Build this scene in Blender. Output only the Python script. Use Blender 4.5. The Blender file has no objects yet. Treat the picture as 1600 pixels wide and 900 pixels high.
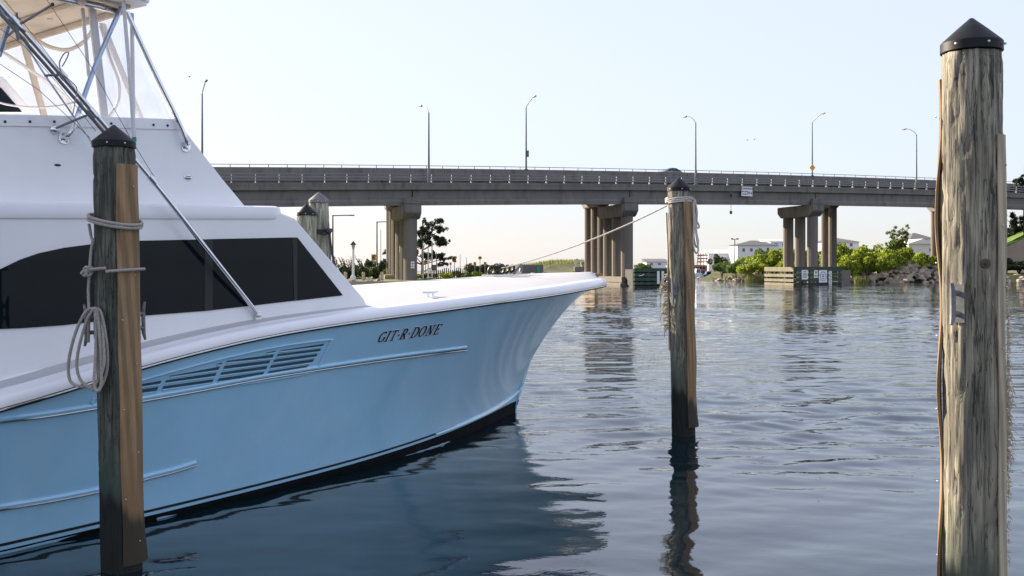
import bpy, bmesh, math, random
import numpy as np
from mathutils import Vector, Matrix, noise

random.seed(7)
SC = bpy.context.scene
COL = SC.collection
R = math.radians

# ------------------------------------------------------------------ camera, sky, sun, exposure
CAM_H, HOR, F = 2.5, 415.0, 1600.0
cd = bpy.data.cameras.new('camera'); cam = bpy.data.objects.new('camera', cd); COL.objects.link(cam)
cam.location = (0, 0, CAM_H); cam.rotation_euler = (R(90), 0, 0)
cd.sensor_width = 36; cd.lens = 36.0; cd.shift_y = -(450 - HOR) / 1600.0
cd.clip_start = 0.1; cd.clip_end = 12000
SC.camera = cam

SUN_EL, SUN_BEHIND = 22.0, 39.0            # sun stands left of the view and a little beyond the boat
sun_dir = Vector((-math.cos(R(SUN_BEHIND)) * math.cos(R(SUN_EL)), math.sin(R(SUN_BEHIND)) * math.cos(R(SUN_EL)), math.sin(R(SUN_EL))))
w = bpy.data.worlds.new('World'); SC.world = w; w.use_nodes = True
nt = w.node_tree; nt.nodes.clear()
sky = nt.nodes.new('ShaderNodeTexSky'); sky.sky_type = 'NISHITA'; sky.sun_disc = False
sky.sun_elevation = R(SUN_EL); sky.sun_rotation = math.atan2(sun_dir.x, sun_dir.y)
sky.altitude = 0; sky.air_density = 1.0; sky.dust_density = 1.0; sky.ozone_density = 3.0
hs = nt.nodes.new('ShaderNodeHueSaturation'); hs.inputs['Saturation'].default_value = 0.42
bg = nt.nodes.new('ShaderNodeBackground'); bg.inputs['Strength'].default_value = 0.15
wo = nt.nodes.new('ShaderNodeOutputWorld')
# hazy evening air: one even compression of the whole dome, so the sky is paler and more uniform
bw = nt.nodes.new('ShaderNodeRGBToBW'); pw0 = nt.nodes.new('ShaderNodeMath'); pw0.operation = 'POWER'; pw0.inputs[1].default_value = -0.78
ml0 = nt.nodes.new('ShaderNodeVectorMath'); ml0.operation = 'SCALE'; tn = nt.nodes.new('ShaderNodeVectorMath'); tn.operation = 'MULTIPLY'; tn.inputs[1].default_value = (1.29, 1.275, 1.38)
nt.links.new(sky.outputs[0], hs.inputs['Color']); nt.links.new(hs.outputs[0], bw.inputs[0]); nt.links.new(bw.outputs[0], pw0.inputs[0])
nt.links.new(hs.outputs[0], ml0.inputs[0]); nt.links.new(pw0.outputs[0], ml0.inputs['Scale']); nt.links.new(ml0.outputs[0], tn.inputs[0]); nt.links.new(tn.outputs[0], bg.inputs[0])
nt.links.new(bg.outputs[0], wo.inputs[0])

sl = bpy.data.lights.new('sun', 'SUN'); sl.energy = 3.5; sl.angle = R(0.6); sl.color = (1.0, 0.86, 0.68)
so = bpy.data.objects.new('sun', sl); COL.objects.link(so)
so.rotation_euler = sun_dir.to_track_quat('Z', 'Y').to_euler()
vsn = SC.view_settings; vsn.view_transform = 'Standard'; vsn.look = 'None'; vsn.gamma = 1; vsn.exposure = 1.78

# ------------------------------------------------------------------ helpers
def interp(tab, x):
    if x <= tab[0][0]: return tab[0][1]
    for (a, b), (c, d) in zip(tab, tab[1:]):
        if x <= c: return b + (d - b) * (x - a) / (c - a)
    return tab[-1][1]

class MB:
    def __init__(s): s.v = []; s.f = []
    def add(s, vs, fs):
        o = len(s.v); s.v += [tuple(p) for p in vs]; s.f += [tuple(i + o for i in f) for f in fs]; return s
    def obox(s, o, a, b, c):
        o, a, b, c = map(Vector, (o, a, b, c))
        p = [o, o + a, o + a + b, o + b, o + c, o + a + c, o + a + b + c, o + b + c]
        fs = [(3, 2, 1, 0), (4, 5, 6, 7), (0, 1, 5, 4), (1, 2, 6, 5), (2, 3, 7, 6), (3, 0, 4, 7)]
        if a.cross(b).dot(c) < 0: fs = [f[::-1] for f in fs]
        return s.add(p, fs)
    def box(s, x0, x1, y0, y1, z0, z1): return s.obox((x0, y0, z0), (x1 - x0, 0, 0), (0, y1 - y0, 0), (0, 0, z1 - z0))
    def tube(s, pts, r, n=10, closed=False, caps=True):
        pts = [Vector(p) for p in pts]; m = len(pts); rr = r if isinstance(r, (list, tuple)) else [r] * m
        T = []
        for i in range(m):
            a = pts[(i - 1) % m] if (closed or i > 0) else pts[i]; b = pts[(i + 1) % m] if (closed or i < m - 1) else pts[i]
            d = b - a; T.append(d.normalized() if d.length > 1e-9 else Vector((0, 0, 1)))
        ref = Vector((0, 0, 1)) if abs(T[0].z) < .9 else Vector((1, 0, 0))
        N = (ref - T[0] * ref.dot(T[0])).normalized(); vs = []
        for i in range(m):
            N = N - T[i] * N.dot(T[i]); N.normalize(); Bn = T[i].cross(N)
            for k in range(n):
                a = 2 * math.pi * k / n; vs.append(pts[i] + (N * math.cos(a) + Bn * math.sin(a)) * rr[i])
        fs = []
        for i in range(m if closed else m - 1):
            j = (i + 1) % m
            for k in range(n): fs.append((i * n + k, i * n + (k + 1) % n, j * n + (k + 1) % n, j * n + k))
        if caps and not closed: fs.append(tuple(range(n))[::-1]); fs.append(tuple((m - 1) * n + k for k in range(n)))
        return s.add(vs, fs)
    def lathe(s, prof, c=(0, 0, 0), n=24, caps=True):
        vs = [(c[0] + r * math.cos(2 * math.pi * k / n), c[1] + r * math.sin(2 * math.pi * k / n), c[2] + z) for r, z in prof for k in range(n)]
        fs = [(i * n + k, i * n + (k + 1) % n, (i + 1) * n + (k + 1) % n, (i + 1) * n + k) for i in range(len(prof) - 1) for k in range(n)]
        if caps: fs.append(tuple(range(n))[::-1]); fs.append(tuple((len(prof) - 1) * n + k for k in range(n)))
        return s.add(vs, fs)
    def prism(s, poly, off):
        off = Vector(off); a = [Vector(p) for p in poly]; n = len(a)
        nrm = Vector((0, 0, 0))
        for i in range(n): nrm += a[i].cross(a[(i + 1) % n])
        if nrm.dot(off) < 0: a = a[::-1]
        vs = a + [p + off for p in a]
        fs = [tuple(range(n))[::-1], tuple(range(n, 2 * n))] + [(i, (i + 1) % n, n + (i + 1) % n, n + i) for i in range(n)]
        return s.add(vs, fs)
    def sphere(s, c, r, n=10, m=6):
        if not isinstance(r, (tuple, list)): r = (r, r, r)
        vs = [(c[0] + r[0] * math.sin(math.pi * i / m) * math.cos(2 * math.pi * k / n), c[1] + r[1] * math.sin(math.pi * i / m) * math.sin(2 * math.pi * k / n), c[2] - r[2] * math.cos(math.pi * i / m)) for i in range(m + 1) for k in range(n)]
        fs = [(i * n + k, i * n + (k + 1) % n, (i + 1) * n + (k + 1) % n, (i + 1) * n + k) for i in range(m) for k in range(n)]
        return s.add(vs, fs)
    def grid(s, rows):
        m = len(rows[0]); vs = [p for r in rows for p in r]
        return s.add(vs, [(i * m + k, i * m + k + 1, (i + 1) * m + k + 1, (i + 1) * m + k) for i in range(len(rows) - 1) for k in range(m - 1)])
    def build(s, name, mat, parent=None, smooth=False, origin=None, bevel=0, ang=35):
        me = bpy.data.meshes.new(name)
        root = parent
        while root is not None and root.parent is not None: root = root.parent
        o0 = Vector(origin) if origin is not None else (Vector((0, 0, 0)) if root is None or root.get('local') else Vector(root.location))
        me.from_pydata([(x - o0.x, y - o0.y, z - o0.z) for x, y, z in s.v], [], s.f); me.validate()
        if mat is not None: me.materials.append(mat)
        ob = bpy.data.objects.new(name, me); COL.objects.link(ob)
        if parent is not None: ob.parent = parent
        elif origin is not None: ob.location = o0
        if bevel:
            bm = bmesh.new(); bm.from_mesh(me); bmesh.ops.remove_doubles(bm, verts=bm.verts, dist=1e-5)
            es = [e for e in bm.edges if len(e.link_faces) == 2 and e.calc_face_angle(0) > R(30)]
            bmesh.ops.bevel(bm, geom=es, offset=bevel, segments=2, affect='EDGES', clamp_overlap=True); bm.to_mesh(me); bm.free()
        if smooth:
            me.shade_smooth()
            if ang: me.set_sharp_from_angle(angle=R(ang))
        return ob

def tag(o, label=None, cat=None, group=None, kind=None):
    if label: o['label'] = label
    if cat: o['category'] = cat
    if group: o['group'] = group
    if kind: o['kind'] = kind
    return o
def thing(name, loc, label, cat, group=None, rz=0, local=False):
    o = bpy.data.objects.new(name, None); COL.objects.link(o); o.location = loc; o.rotation_euler[2] = rz
    o.empty_display_size = .3
    if local: o['local'] = 1
    return tag(o, label, cat, group)
def copy_tree(o, parent=None):
    c = o.copy(); COL.objects.link(c)
    if parent is not None: c.parent = parent
    for ch in list(o.children): copy_tree(ch, c)
    return c
def P(px, py, D): return Vector(((px - 800) / F * D, D, CAM_H + (HOR - py) / F * D))
def G(px, D, z=0): return Vector(((px - 800) / F * D, D, z))

# ------------------------------------------------------------------ materials
def node(nt, t, **kw):
    n = nt.nodes.new(t)
    for k, v in kw.items(): setattr(n, k, v)
    return n
def mat(name, col, rough=.6, metal=0, var=.15, vscale=6, bump=0, bscale=30, stretch=(1, 1, 1), coat=0, spec=.5, dirt=None, dscale=2, damt=.5, island=0, ior=None, trans=0):
    m = bpy.data.materials.new(name); m.use_nodes = True; nt = m.node_tree; L = nt.links.new
    b = nt.nodes['Principled BSDF']; b.inputs['Roughness'].default_value = rough; b.inputs['Metallic'].default_value = metal
    b.inputs['Coat Weight'].default_value = coat; b.inputs['Coat Roughness'].default_value = .06; b.inputs['Specular IOR Level'].default_value = spec
    if ior: b.inputs['IOR'].default_value = ior
    tc = node(nt, 'ShaderNodeTexCoord'); mp = node(nt, 'ShaderNodeMapping'); mp.inputs['Scale'].default_value = stretch
    L(tc.outputs['Object'], mp.inputs['Vector'])
    nz = node(nt, 'ShaderNodeTexNoise'); nz.inputs['Scale'].default_value = vscale; nz.inputs['Detail'].default_value = 6; nz.inputs['Roughness'].default_value = .62
    L(mp.outputs[0], nz.inputs['Vector'])
    rp = node(nt, 'ShaderNodeValToRGB'); e = rp.color_ramp.elements
    e[0].position = .3; e[1].position = .7
    e[0].color = tuple(max(0, c * (1 - var)) for c in col) + (1,); e[1].color = tuple(min(1, c * (1 + var)) for c in col) + (1,)
    L(nz.outputs['Fac'], rp.inputs[0]); out = rp.outputs[0]
    if dirt:
        n2 = node(nt, 'ShaderNodeTexNoise'); n2.inputs['Scale'].default_value = dscale; n2.inputs['Detail'].default_value = 8; n2.inputs['Roughness'].default_value = .7
        L(mp.outputs[0], n2.inputs['Vector'])
        r2 = node(nt, 'ShaderNodeValToRGB'); r2.color_ramp.elements[0].position = .5; r2.color_ramp.elements[1].position = .75
        r2.color_ramp.elements[1].color = (damt,) * 3 + (1,); L(n2.outputs['Fac'], r2.inputs[0])
        mx = node(nt, 'ShaderNodeMix', data_type='RGBA'); L(r2.outputs[0], mx.inputs['Factor']); L(out, mx.inputs['A']); mx.inputs['B'].default_value = tuple(dirt) + (1,)
        out = mx.outputs['Result']
    if island:
        ge = node(nt, 'ShaderNodeNewGeometry'); h = node(nt, 'ShaderNodeHueSaturation'); mr = node(nt, 'ShaderNodeMapRange')
        mr.inputs['To Min'].default_value = 1 - island; mr.inputs['To Max'].default_value = 1 + island
        L(ge.outputs['Random Per Island'], mr.inputs['Value']); L(mr.outputs[0], h.inputs['Value']); L(out, h.inputs['Color']); out = h.outputs[0]
    L(out, b.inputs['Base Color'])
    if bump:
        n3 = node(nt, 'ShaderNodeTexNoise'); n3.inputs['Scale'].default_value = bscale; n3.inputs['Detail'].default_value = 5
        L(mp.outputs[0], n3.inputs['Vector']); bp = node(nt, 'ShaderNodeBump'); bp.inputs['Strength'].default_value = bump; bp.inputs['Distance'].default_value = .02
        L(n3.outputs['Fac'], bp.inputs['Height']); L(bp.outputs[0], b.inputs['Normal'])
    return m

def wood_mat(name, light, dark, tide=.8, algae=(.075, .088, .064), wet=(.012, .013, .010), crack=.9):
    """weathered timber pile: grain along z, algae above the tide line, black wet wood below it"""
    m = bpy.data.materials.new(name); m.use_nodes = True; nt = m.node_tree; L = nt.links.new; b = nt.nodes['Principled BSDF']
    tc = node(nt, 'ShaderNodeTexCoord'); mp = node(nt, 'ShaderNodeMapping'); mp.inputs['Scale'].default_value = (1, 1, .035); L(tc.outputs['Object'], mp.inputs[0])
    wv = node(nt, 'ShaderNodeTexNoise'); wv.inputs['Scale'].default_value = 34; wv.inputs['Detail'].default_value = 8; wv.inputs['Roughness'].default_value = .72; wv.inputs['Distortion'].default_value = .5; L(mp.outputs[0], wv.inputs[0])
    rp = node(nt, 'ShaderNodeValToRGB'); e = rp.color_ramp.elements; e[0].position = .36; e[1].position = .64
    e[0].color = dark + (1,); e[1].color = light + (1,); L(wv.outputs['Fac'], rp.inputs[0])
    bl = node(nt, 'ShaderNodeTexNoise'); bl.inputs['Scale'].default_value = 3.2; bl.inputs['Detail'].default_value = 4; L(tc.outputs['Object'], bl.inputs[0])
    r0 = node(nt, 'ShaderNodeValToRGB'); r0.color_ramp.elements[0].position = .42; r0.color_ramp.elements[1].position = .68; r0.color_ramp.elements[1].color = (.75,) * 3 + (1,); L(bl.outputs['Fac'], r0.inputs[0])
    m0 = node(nt, 'ShaderNodeMix', data_type='RGBA'); m0.inputs['B'].default_value = tuple(.55 * (a + c) / 2 + .45 * g for a, c, g in zip(light, dark, algae)) + (1,)
    L(r0.outputs[0], m0.inputs['Factor']); L(rp.outputs[0], m0.inputs['A'])
    cw = node(nt, 'ShaderNodeTexWave'); cw.wave_type = 'RINGS'; cw.rings_direction = 'Y'; mp3 = node(nt, 'ShaderNodeMapping'); mp3.inputs['Scale'].default_value = (1, .5, .045); mp3.inputs['Location'].default_value = (.04, 0, .1); L(tc.outputs['Object'], mp3.inputs[0]); L(mp3.outputs[0], cw.inputs[0])
    cw.inputs['Scale'].default_value = 9; cw.inputs['Distortion'].default_value = 3.5; cw.inputs['Detail'].default_value = 3; cw.inputs['Detail Scale'].default_value = 1.6
    rc = node(nt, 'ShaderNodeValToRGB'); rc.color_ramp.elements[0].position = .25; rc.color_ramp.elements[1].position = .8; rc.color_ramp.elements[0].color = (.42, .42, .42, 1); L(cw.outputs['Fac'], rc.inputs[0])
    mw_ = node(nt, 'ShaderNodeMix', data_type='RGBA', blend_type='MULTIPLY'); mw_.inputs['Factor'].default_value = .55; L(m0.outputs['Result'], mw_.inputs['A']); L(rc.outputs[0], mw_.inputs['B']); m0 = mw_
    mp4 = node(nt, 'ShaderNodeMapping'); mp4.inputs['Scale'].default_value = (1, 1, .05); L(tc.outputs['Object'], mp4.inputs[0])
    for cs_, wd_ in ((15, .016), (36, .02)):      # drying cracks
        cn = node(nt, 'ShaderNodeTexNoise'); cn.inputs['Scale'].default_value = cs_; cn.inputs['Detail'].default_value = 3; L(mp4.outputs[0], cn.inputs[0])
        c1 = node(nt, 'ShaderNodeMath', operation='SUBTRACT'); L(cn.outputs['Fac'], c1.inputs[0]); c1.inputs[1].default_value = .5; c2 = node(nt, 'ShaderNodeMath', operation='ABSOLUTE'); L(c1.outputs[0], c2.inputs[0])
        c3 = node(nt, 'ShaderNodeMapRange'); c3.inputs['From Min'].default_value = wd_ * .3; c3.inputs['From Max'].default_value = wd_; c3.inputs['To Min'].default_value = .22; c3.inputs['To Max'].default_value = 1; L(c2.outputs[0], c3.inputs['Value'])
        mc = node(nt, 'ShaderNodeMix', data_type='RGBA', blend_type='MULTIPLY'); mc.inputs['Factor'].default_value = crack; L(m0.outputs['Result'], mc.inputs['A']); L(c3.outputs[0], mc.inputs['B']); m0 = mc
    sx = node(nt, 'ShaderNodeSeparateXYZ'); L(tc.outputs['Object'], sx.inputs[0])
    nz = node(nt, 'ShaderNodeTexNoise'); nz.inputs['Scale'].default_value = 9; nz.inputs['Detail'].default_value = 6; L(mp.outputs[0], nz.inputs[0])
    ad = node(nt, 'ShaderNodeMath', operation='MULTIPLY_ADD'); L(nz.outputs['Fac'], ad.inputs[0]); ad.inputs[1].default_value = .5; L(sx.outputs['Z'], ad.inputs[2])
    def band(lo, hi):
        r = node(nt, 'ShaderNodeMapRange'); r.interpolation_type = 'SMOOTHSTEP'; r.inputs['From Min'].default_value = lo; r.inputs['From Max'].default_value = hi
        r.inputs['To Min'].default_value = 1; r.inputs['To Max'].default_value = 0; L(ad.outputs[0], r.inputs['Value']); return r.outputs[0]
    m1 = node(nt, 'ShaderNodeMix', data_type='RGBA'); L(band(tide + .3, tide + .9), m1.inputs['Factor']); L(m0.outputs['Result'], m1.inputs['A'])
    ml = node(nt, 'ShaderNodeMix', data_type='RGBA', blend_type='MULTIPLY'); ml.inputs['Factor'].default_value = .5; ml.inputs['A'].default_value = tuple(min(1, 2.0 * c) for c in algae) + (1,); L(rp.outputs[0], ml.inputs['B'])
    mg = node(nt, 'ShaderNodeMix', data_type='RGBA'); mg.inputs['Factor'].default_value = .5; L(ml.outputs['Result'], mg.inputs['A']); mg.inputs['B'].default_value = algae + (1,)
    L(mg.outputs['Result'], m1.inputs['B'])
    m2 = node(nt, 'ShaderNodeMix', data_type='RGBA'); L(band(tide + .18, tide + .34), m2.inputs['Factor']); L(m1.outputs['Result'], m2.inputs['A']); m2.inputs['B'].default_value = wet + (1,)
    L(m2.outputs['Result'], b.inputs['Base Color']); b.inputs['Roughness'].default_value = .82
    bp = node(nt, 'ShaderNodeBump'); bp.inputs['Strength'].default_value = .9; bp.inputs['Distance'].default_value = .012; L(wv.outputs['Fac'], bp.inputs['Height']); L(bp.outputs[0], b.inputs['Normal'])
    return m

MT = {}
MT['hull'] = mat('hull_blue_gelcoat', (.34, .62, .82), .2, var=.05, vscale=1.3, coat=1, dirt=(.46, .68, .82), dscale=.9, damt=.5)
MT['bottom'] = mat('bottom_paint_black', (.007, .008, .010), .8, var=.4, vscale=5, spec=.1)
MT['white'] = mat('white_gelcoat', (.88, .87, .88), .28, var=.03, vscale=1.5, coat=.3)
MT['deck'] = mat('deck_nonskid', (.52, .515, .51), .6, var=.04, vscale=2, bump=.15, bscale=160)
MT['glass'] = mat('tinted_glass', (.005, .009, .014), .03, var=.15, vscale=2, spec=.16)
MT['blackrub'] = mat('black_rubber', (.012, .012, .013), .5, var=.2)
MT['chrome'] = mat('polished_steel', (.72, .73, .75), .16, 1, var=.06, vscale=9)
MT['slot'] = mat('vent_shadow_blue', (.035, .075, .105), .6, var=.3)
MT['alu'] = mat('blue_tinted_aluminium', (.36, .45, .60), .25, .85, var=.06)
MT['beige'] = mat('hardtop_underside', (.62, .55, .47), .55, var=.06, vscale=2, dirt=(.35, .29, .24), dscale=3, damt=.4)
MT['wframe'] = mat('white_powder_coat', (.70, .69, .71), .4, var=.04)
MT['rope'] = mat('grey_rope', (.42, .38, .33), .9, var=.25, vscale=60, bump=.6, bscale=220)
MT['ropew'] = mat('pale_rope', (.62, .57, .50), .9, var=.2, vscale=60, bump=.6, bscale=220)
MT['cap'] = mat('black_pile_cap', (.008, .008, .010), .5, var=.25, vscale=8, spec=.25)
MT['capgrey'] = mat('grey_pile_cap', (.13, .13, .14), .5, var=.2, vscale=8)
MT['screw'] = mat('galvanised_screw', (.6, .6, .58), .4, .8)
MT['wood_right'] = wood_mat('wood_sunbleached', (.54, .475, .355), (.10, .092, .067), tide=.55)
MT['wood_mid'] = wood_mat('wood_weathered', (.46, .41, .31), (.09, .085, .062), tide=.62)
MT['wood_left'] = wood_mat('wood_algae_green', (.20, .195, .15), (.032, .042, .032), tide=.6, algae=(.05, .072, .055))
MT['wood_pale'] = wood_mat('wood_pale_lichen', (.42, .41, .33), (.17, .17, .13), tide=.3)
MT['hose'] = wood_mat('tan_rubbing_strip', (.42, .27, .135), (.27, .17, .085), tide=.5, algae=(.20, .125, .06), wet=(.045, .033, .02), crack=.12)
MT['hosepale'] = wood_mat('pale_rubbing_strip', (.66, .56, .40), (.46, .37, .25), tide=.0, algae=(.30, .25, .17), wet=(.05, .04, .03), crack=.15)
MT['iron'] = mat('galvanised_cleat', (.20, .20, .20), .6, .4, var=.3, vscale=20)
MT['fibre'] = mat('frayed_fibre', (.50, .42, .30), .95, var=.3, vscale=20)
MT['concrete'] = mat('bridge_concrete', (.18, .163, .142), .85, var=.16, vscale=.6, bump=.3, bscale=8, stretch=(1, 1, .35), dirt=(.06, .056, .052), dscale=1.1, damt=.8)
MT['concretecol'] = mat('column_concrete', (.175, .152, .127), .85, var=.14, vscale=.5, bump=.3, bscale=8, stretch=(1, 1, .3), dirt=(.13, .115, .095), dscale=.6, damt=.6)
MT['steelrail'] = mat('bridge_rail_aluminium', (.20, .20, .21), .5, .5, var=.12)
MT['asphalt'] = mat('asphalt', (.05, .05, .052), .9, var=.2, vscale=3)
MT['lamp'] = mat('lamp_post_steel', (.16, .17, .18), .5, .4, var=.1)
MT['white_paint'] = mat('white_paint', (.78, .78, .77), .5, var=.05)
MT['blackpaint'] = mat('black_sign_paint', (.015, .015, .017), .6, var=.1)
MT['yellow'] = mat('yellow_sign', (.80, .42, .02), .5, var=.08)
MT['red'] = mat('red_paint', (.5, .05, .04), .5)
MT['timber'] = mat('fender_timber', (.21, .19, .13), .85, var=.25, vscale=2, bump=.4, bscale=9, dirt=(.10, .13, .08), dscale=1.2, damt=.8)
MT['timber_green_shade'] = mat('fender_timber_green_shade', (.045, .075, .05), .8, var=.35, vscale=2, dirt=(.02, .025, .018), dscale=1.5, damt=.8)  # dark green fender timber; shade of the unlit faces is in the colour
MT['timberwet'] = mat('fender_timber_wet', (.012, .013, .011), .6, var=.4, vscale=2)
MT['rock'] = mat('riprap_granite', (.46, .375, .29), .9, var=.35, vscale=1.1, bump=.6, bscale=5)
MT['grass'] = mat('lawn_grass', (.12, .20, .035), .95, var=.35, vscale=.6, bump=.8, bscale=10)
MT['soil'] = mat('sandy_soil', (.26, .21, .15), .95, var=.25, vscale=.3, dirt=(.10, .13, .04), dscale=.2, damt=.9)
MT['bark'] = mat('bark', (.09, .07, .055), .9, var=.3, vscale=4)
MT['siding'] = mat('white_siding', (.72, .72, .74), .7, var=.04)
MT['bluesiding'] = mat('pale_blue_siding', (.55, .62, .70), .7, var=.04)
MT['roofgrey'] = mat('grey_shingles', (.13, .125, .13), .9, var=.2, vscale=2)
MT['rust'] = mat('rusty_red_paint', (.36, .15, .12), .8, var=.3, vscale=2)
MT['navy'] = mat('navy_paint', (.03, .06, .14), .4)
MT['containergrey'] = mat('container_grey', (.17, .16, .16), .7, var=.15)
MT['teal'] = mat('teal_paint', (.02, .28, .24), .6)
MT['carpaint'] = mat('grey_blue_car_paint', (.10, .16, .20), .25, .3, coat=.8)
MT['lens'] = mat('lamp_lens', (.5, .5, .48), .3)
MT['bank'] = mat('grassy_bank', (.12, .125, .05), .95, var=.3, vscale=.4, dirt=(.22, .18, .12), dscale=.3, damt=.7)
MT['housepane'] = mat('house_window_glass', (.10, .13, .18), .2, var=.1)
MT['slope'] = mat('paved_slope_concrete', (.36, .29, .21), .9, var=.12, vscale=.5)
MT['textwhite'] = mat('white_vinyl', (.75, .75, .8), .4, var=.02)
MT['textnavy'] = mat('navy_vinyl', (.006, .008, .022), .35, var=.1)

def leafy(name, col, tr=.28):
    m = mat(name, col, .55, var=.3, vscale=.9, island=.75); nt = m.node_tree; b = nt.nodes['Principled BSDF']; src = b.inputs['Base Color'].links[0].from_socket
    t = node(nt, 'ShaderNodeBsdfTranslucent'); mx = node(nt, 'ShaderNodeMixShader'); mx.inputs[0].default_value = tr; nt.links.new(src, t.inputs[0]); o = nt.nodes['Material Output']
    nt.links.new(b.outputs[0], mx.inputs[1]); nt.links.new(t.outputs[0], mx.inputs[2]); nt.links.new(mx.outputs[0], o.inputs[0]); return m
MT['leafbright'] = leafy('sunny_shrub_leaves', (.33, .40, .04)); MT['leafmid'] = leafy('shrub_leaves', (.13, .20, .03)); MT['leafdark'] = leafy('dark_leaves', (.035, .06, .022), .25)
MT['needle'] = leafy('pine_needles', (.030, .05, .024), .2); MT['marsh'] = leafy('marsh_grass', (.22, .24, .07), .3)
def vinyl_mat():
    m = bpy.data.materials.new('clear_vinyl'); m.use_nodes = True; nt = m.node_tree; nt.nodes.clear()
    o = node(nt, 'ShaderNodeOutputMaterial'); mx = node(nt, 'ShaderNodeMixShader'); t = node(nt, 'ShaderNodeBsdfTransparent'); g = node(nt, 'ShaderNodeBsdfPrincipled')
    g.inputs['Base Color'].default_value = (.8, .8, .82, 1); g.inputs['Roughness'].default_value = .25; t.inputs[0].default_value = (.97, .97, .98, 1)
    nz = node(nt, 'ShaderNodeTexNoise'); nz.inputs['Scale'].default_value = 2.5; mr = node(nt, 'ShaderNodeMapRange'); mr.inputs['From Min'].default_value = .4; mr.inputs['From Max'].default_value = .75
    mr.inputs['To Min'].default_value = .05; mr.inputs['To Max'].default_value = .3
    nt.links.new(nz.outputs['Fac'], mr.inputs['Value']); nt.links.new(mr.outputs[0], mx.inputs[0]); nt.links.new(t.outputs[0], mx.inputs[1]); nt.links.new(g.outputs[0], mx.inputs[2]); nt.links.new(mx.outputs[0], o.inputs[0])
    return m
MT['vinyl'] = vinyl_mat()

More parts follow.
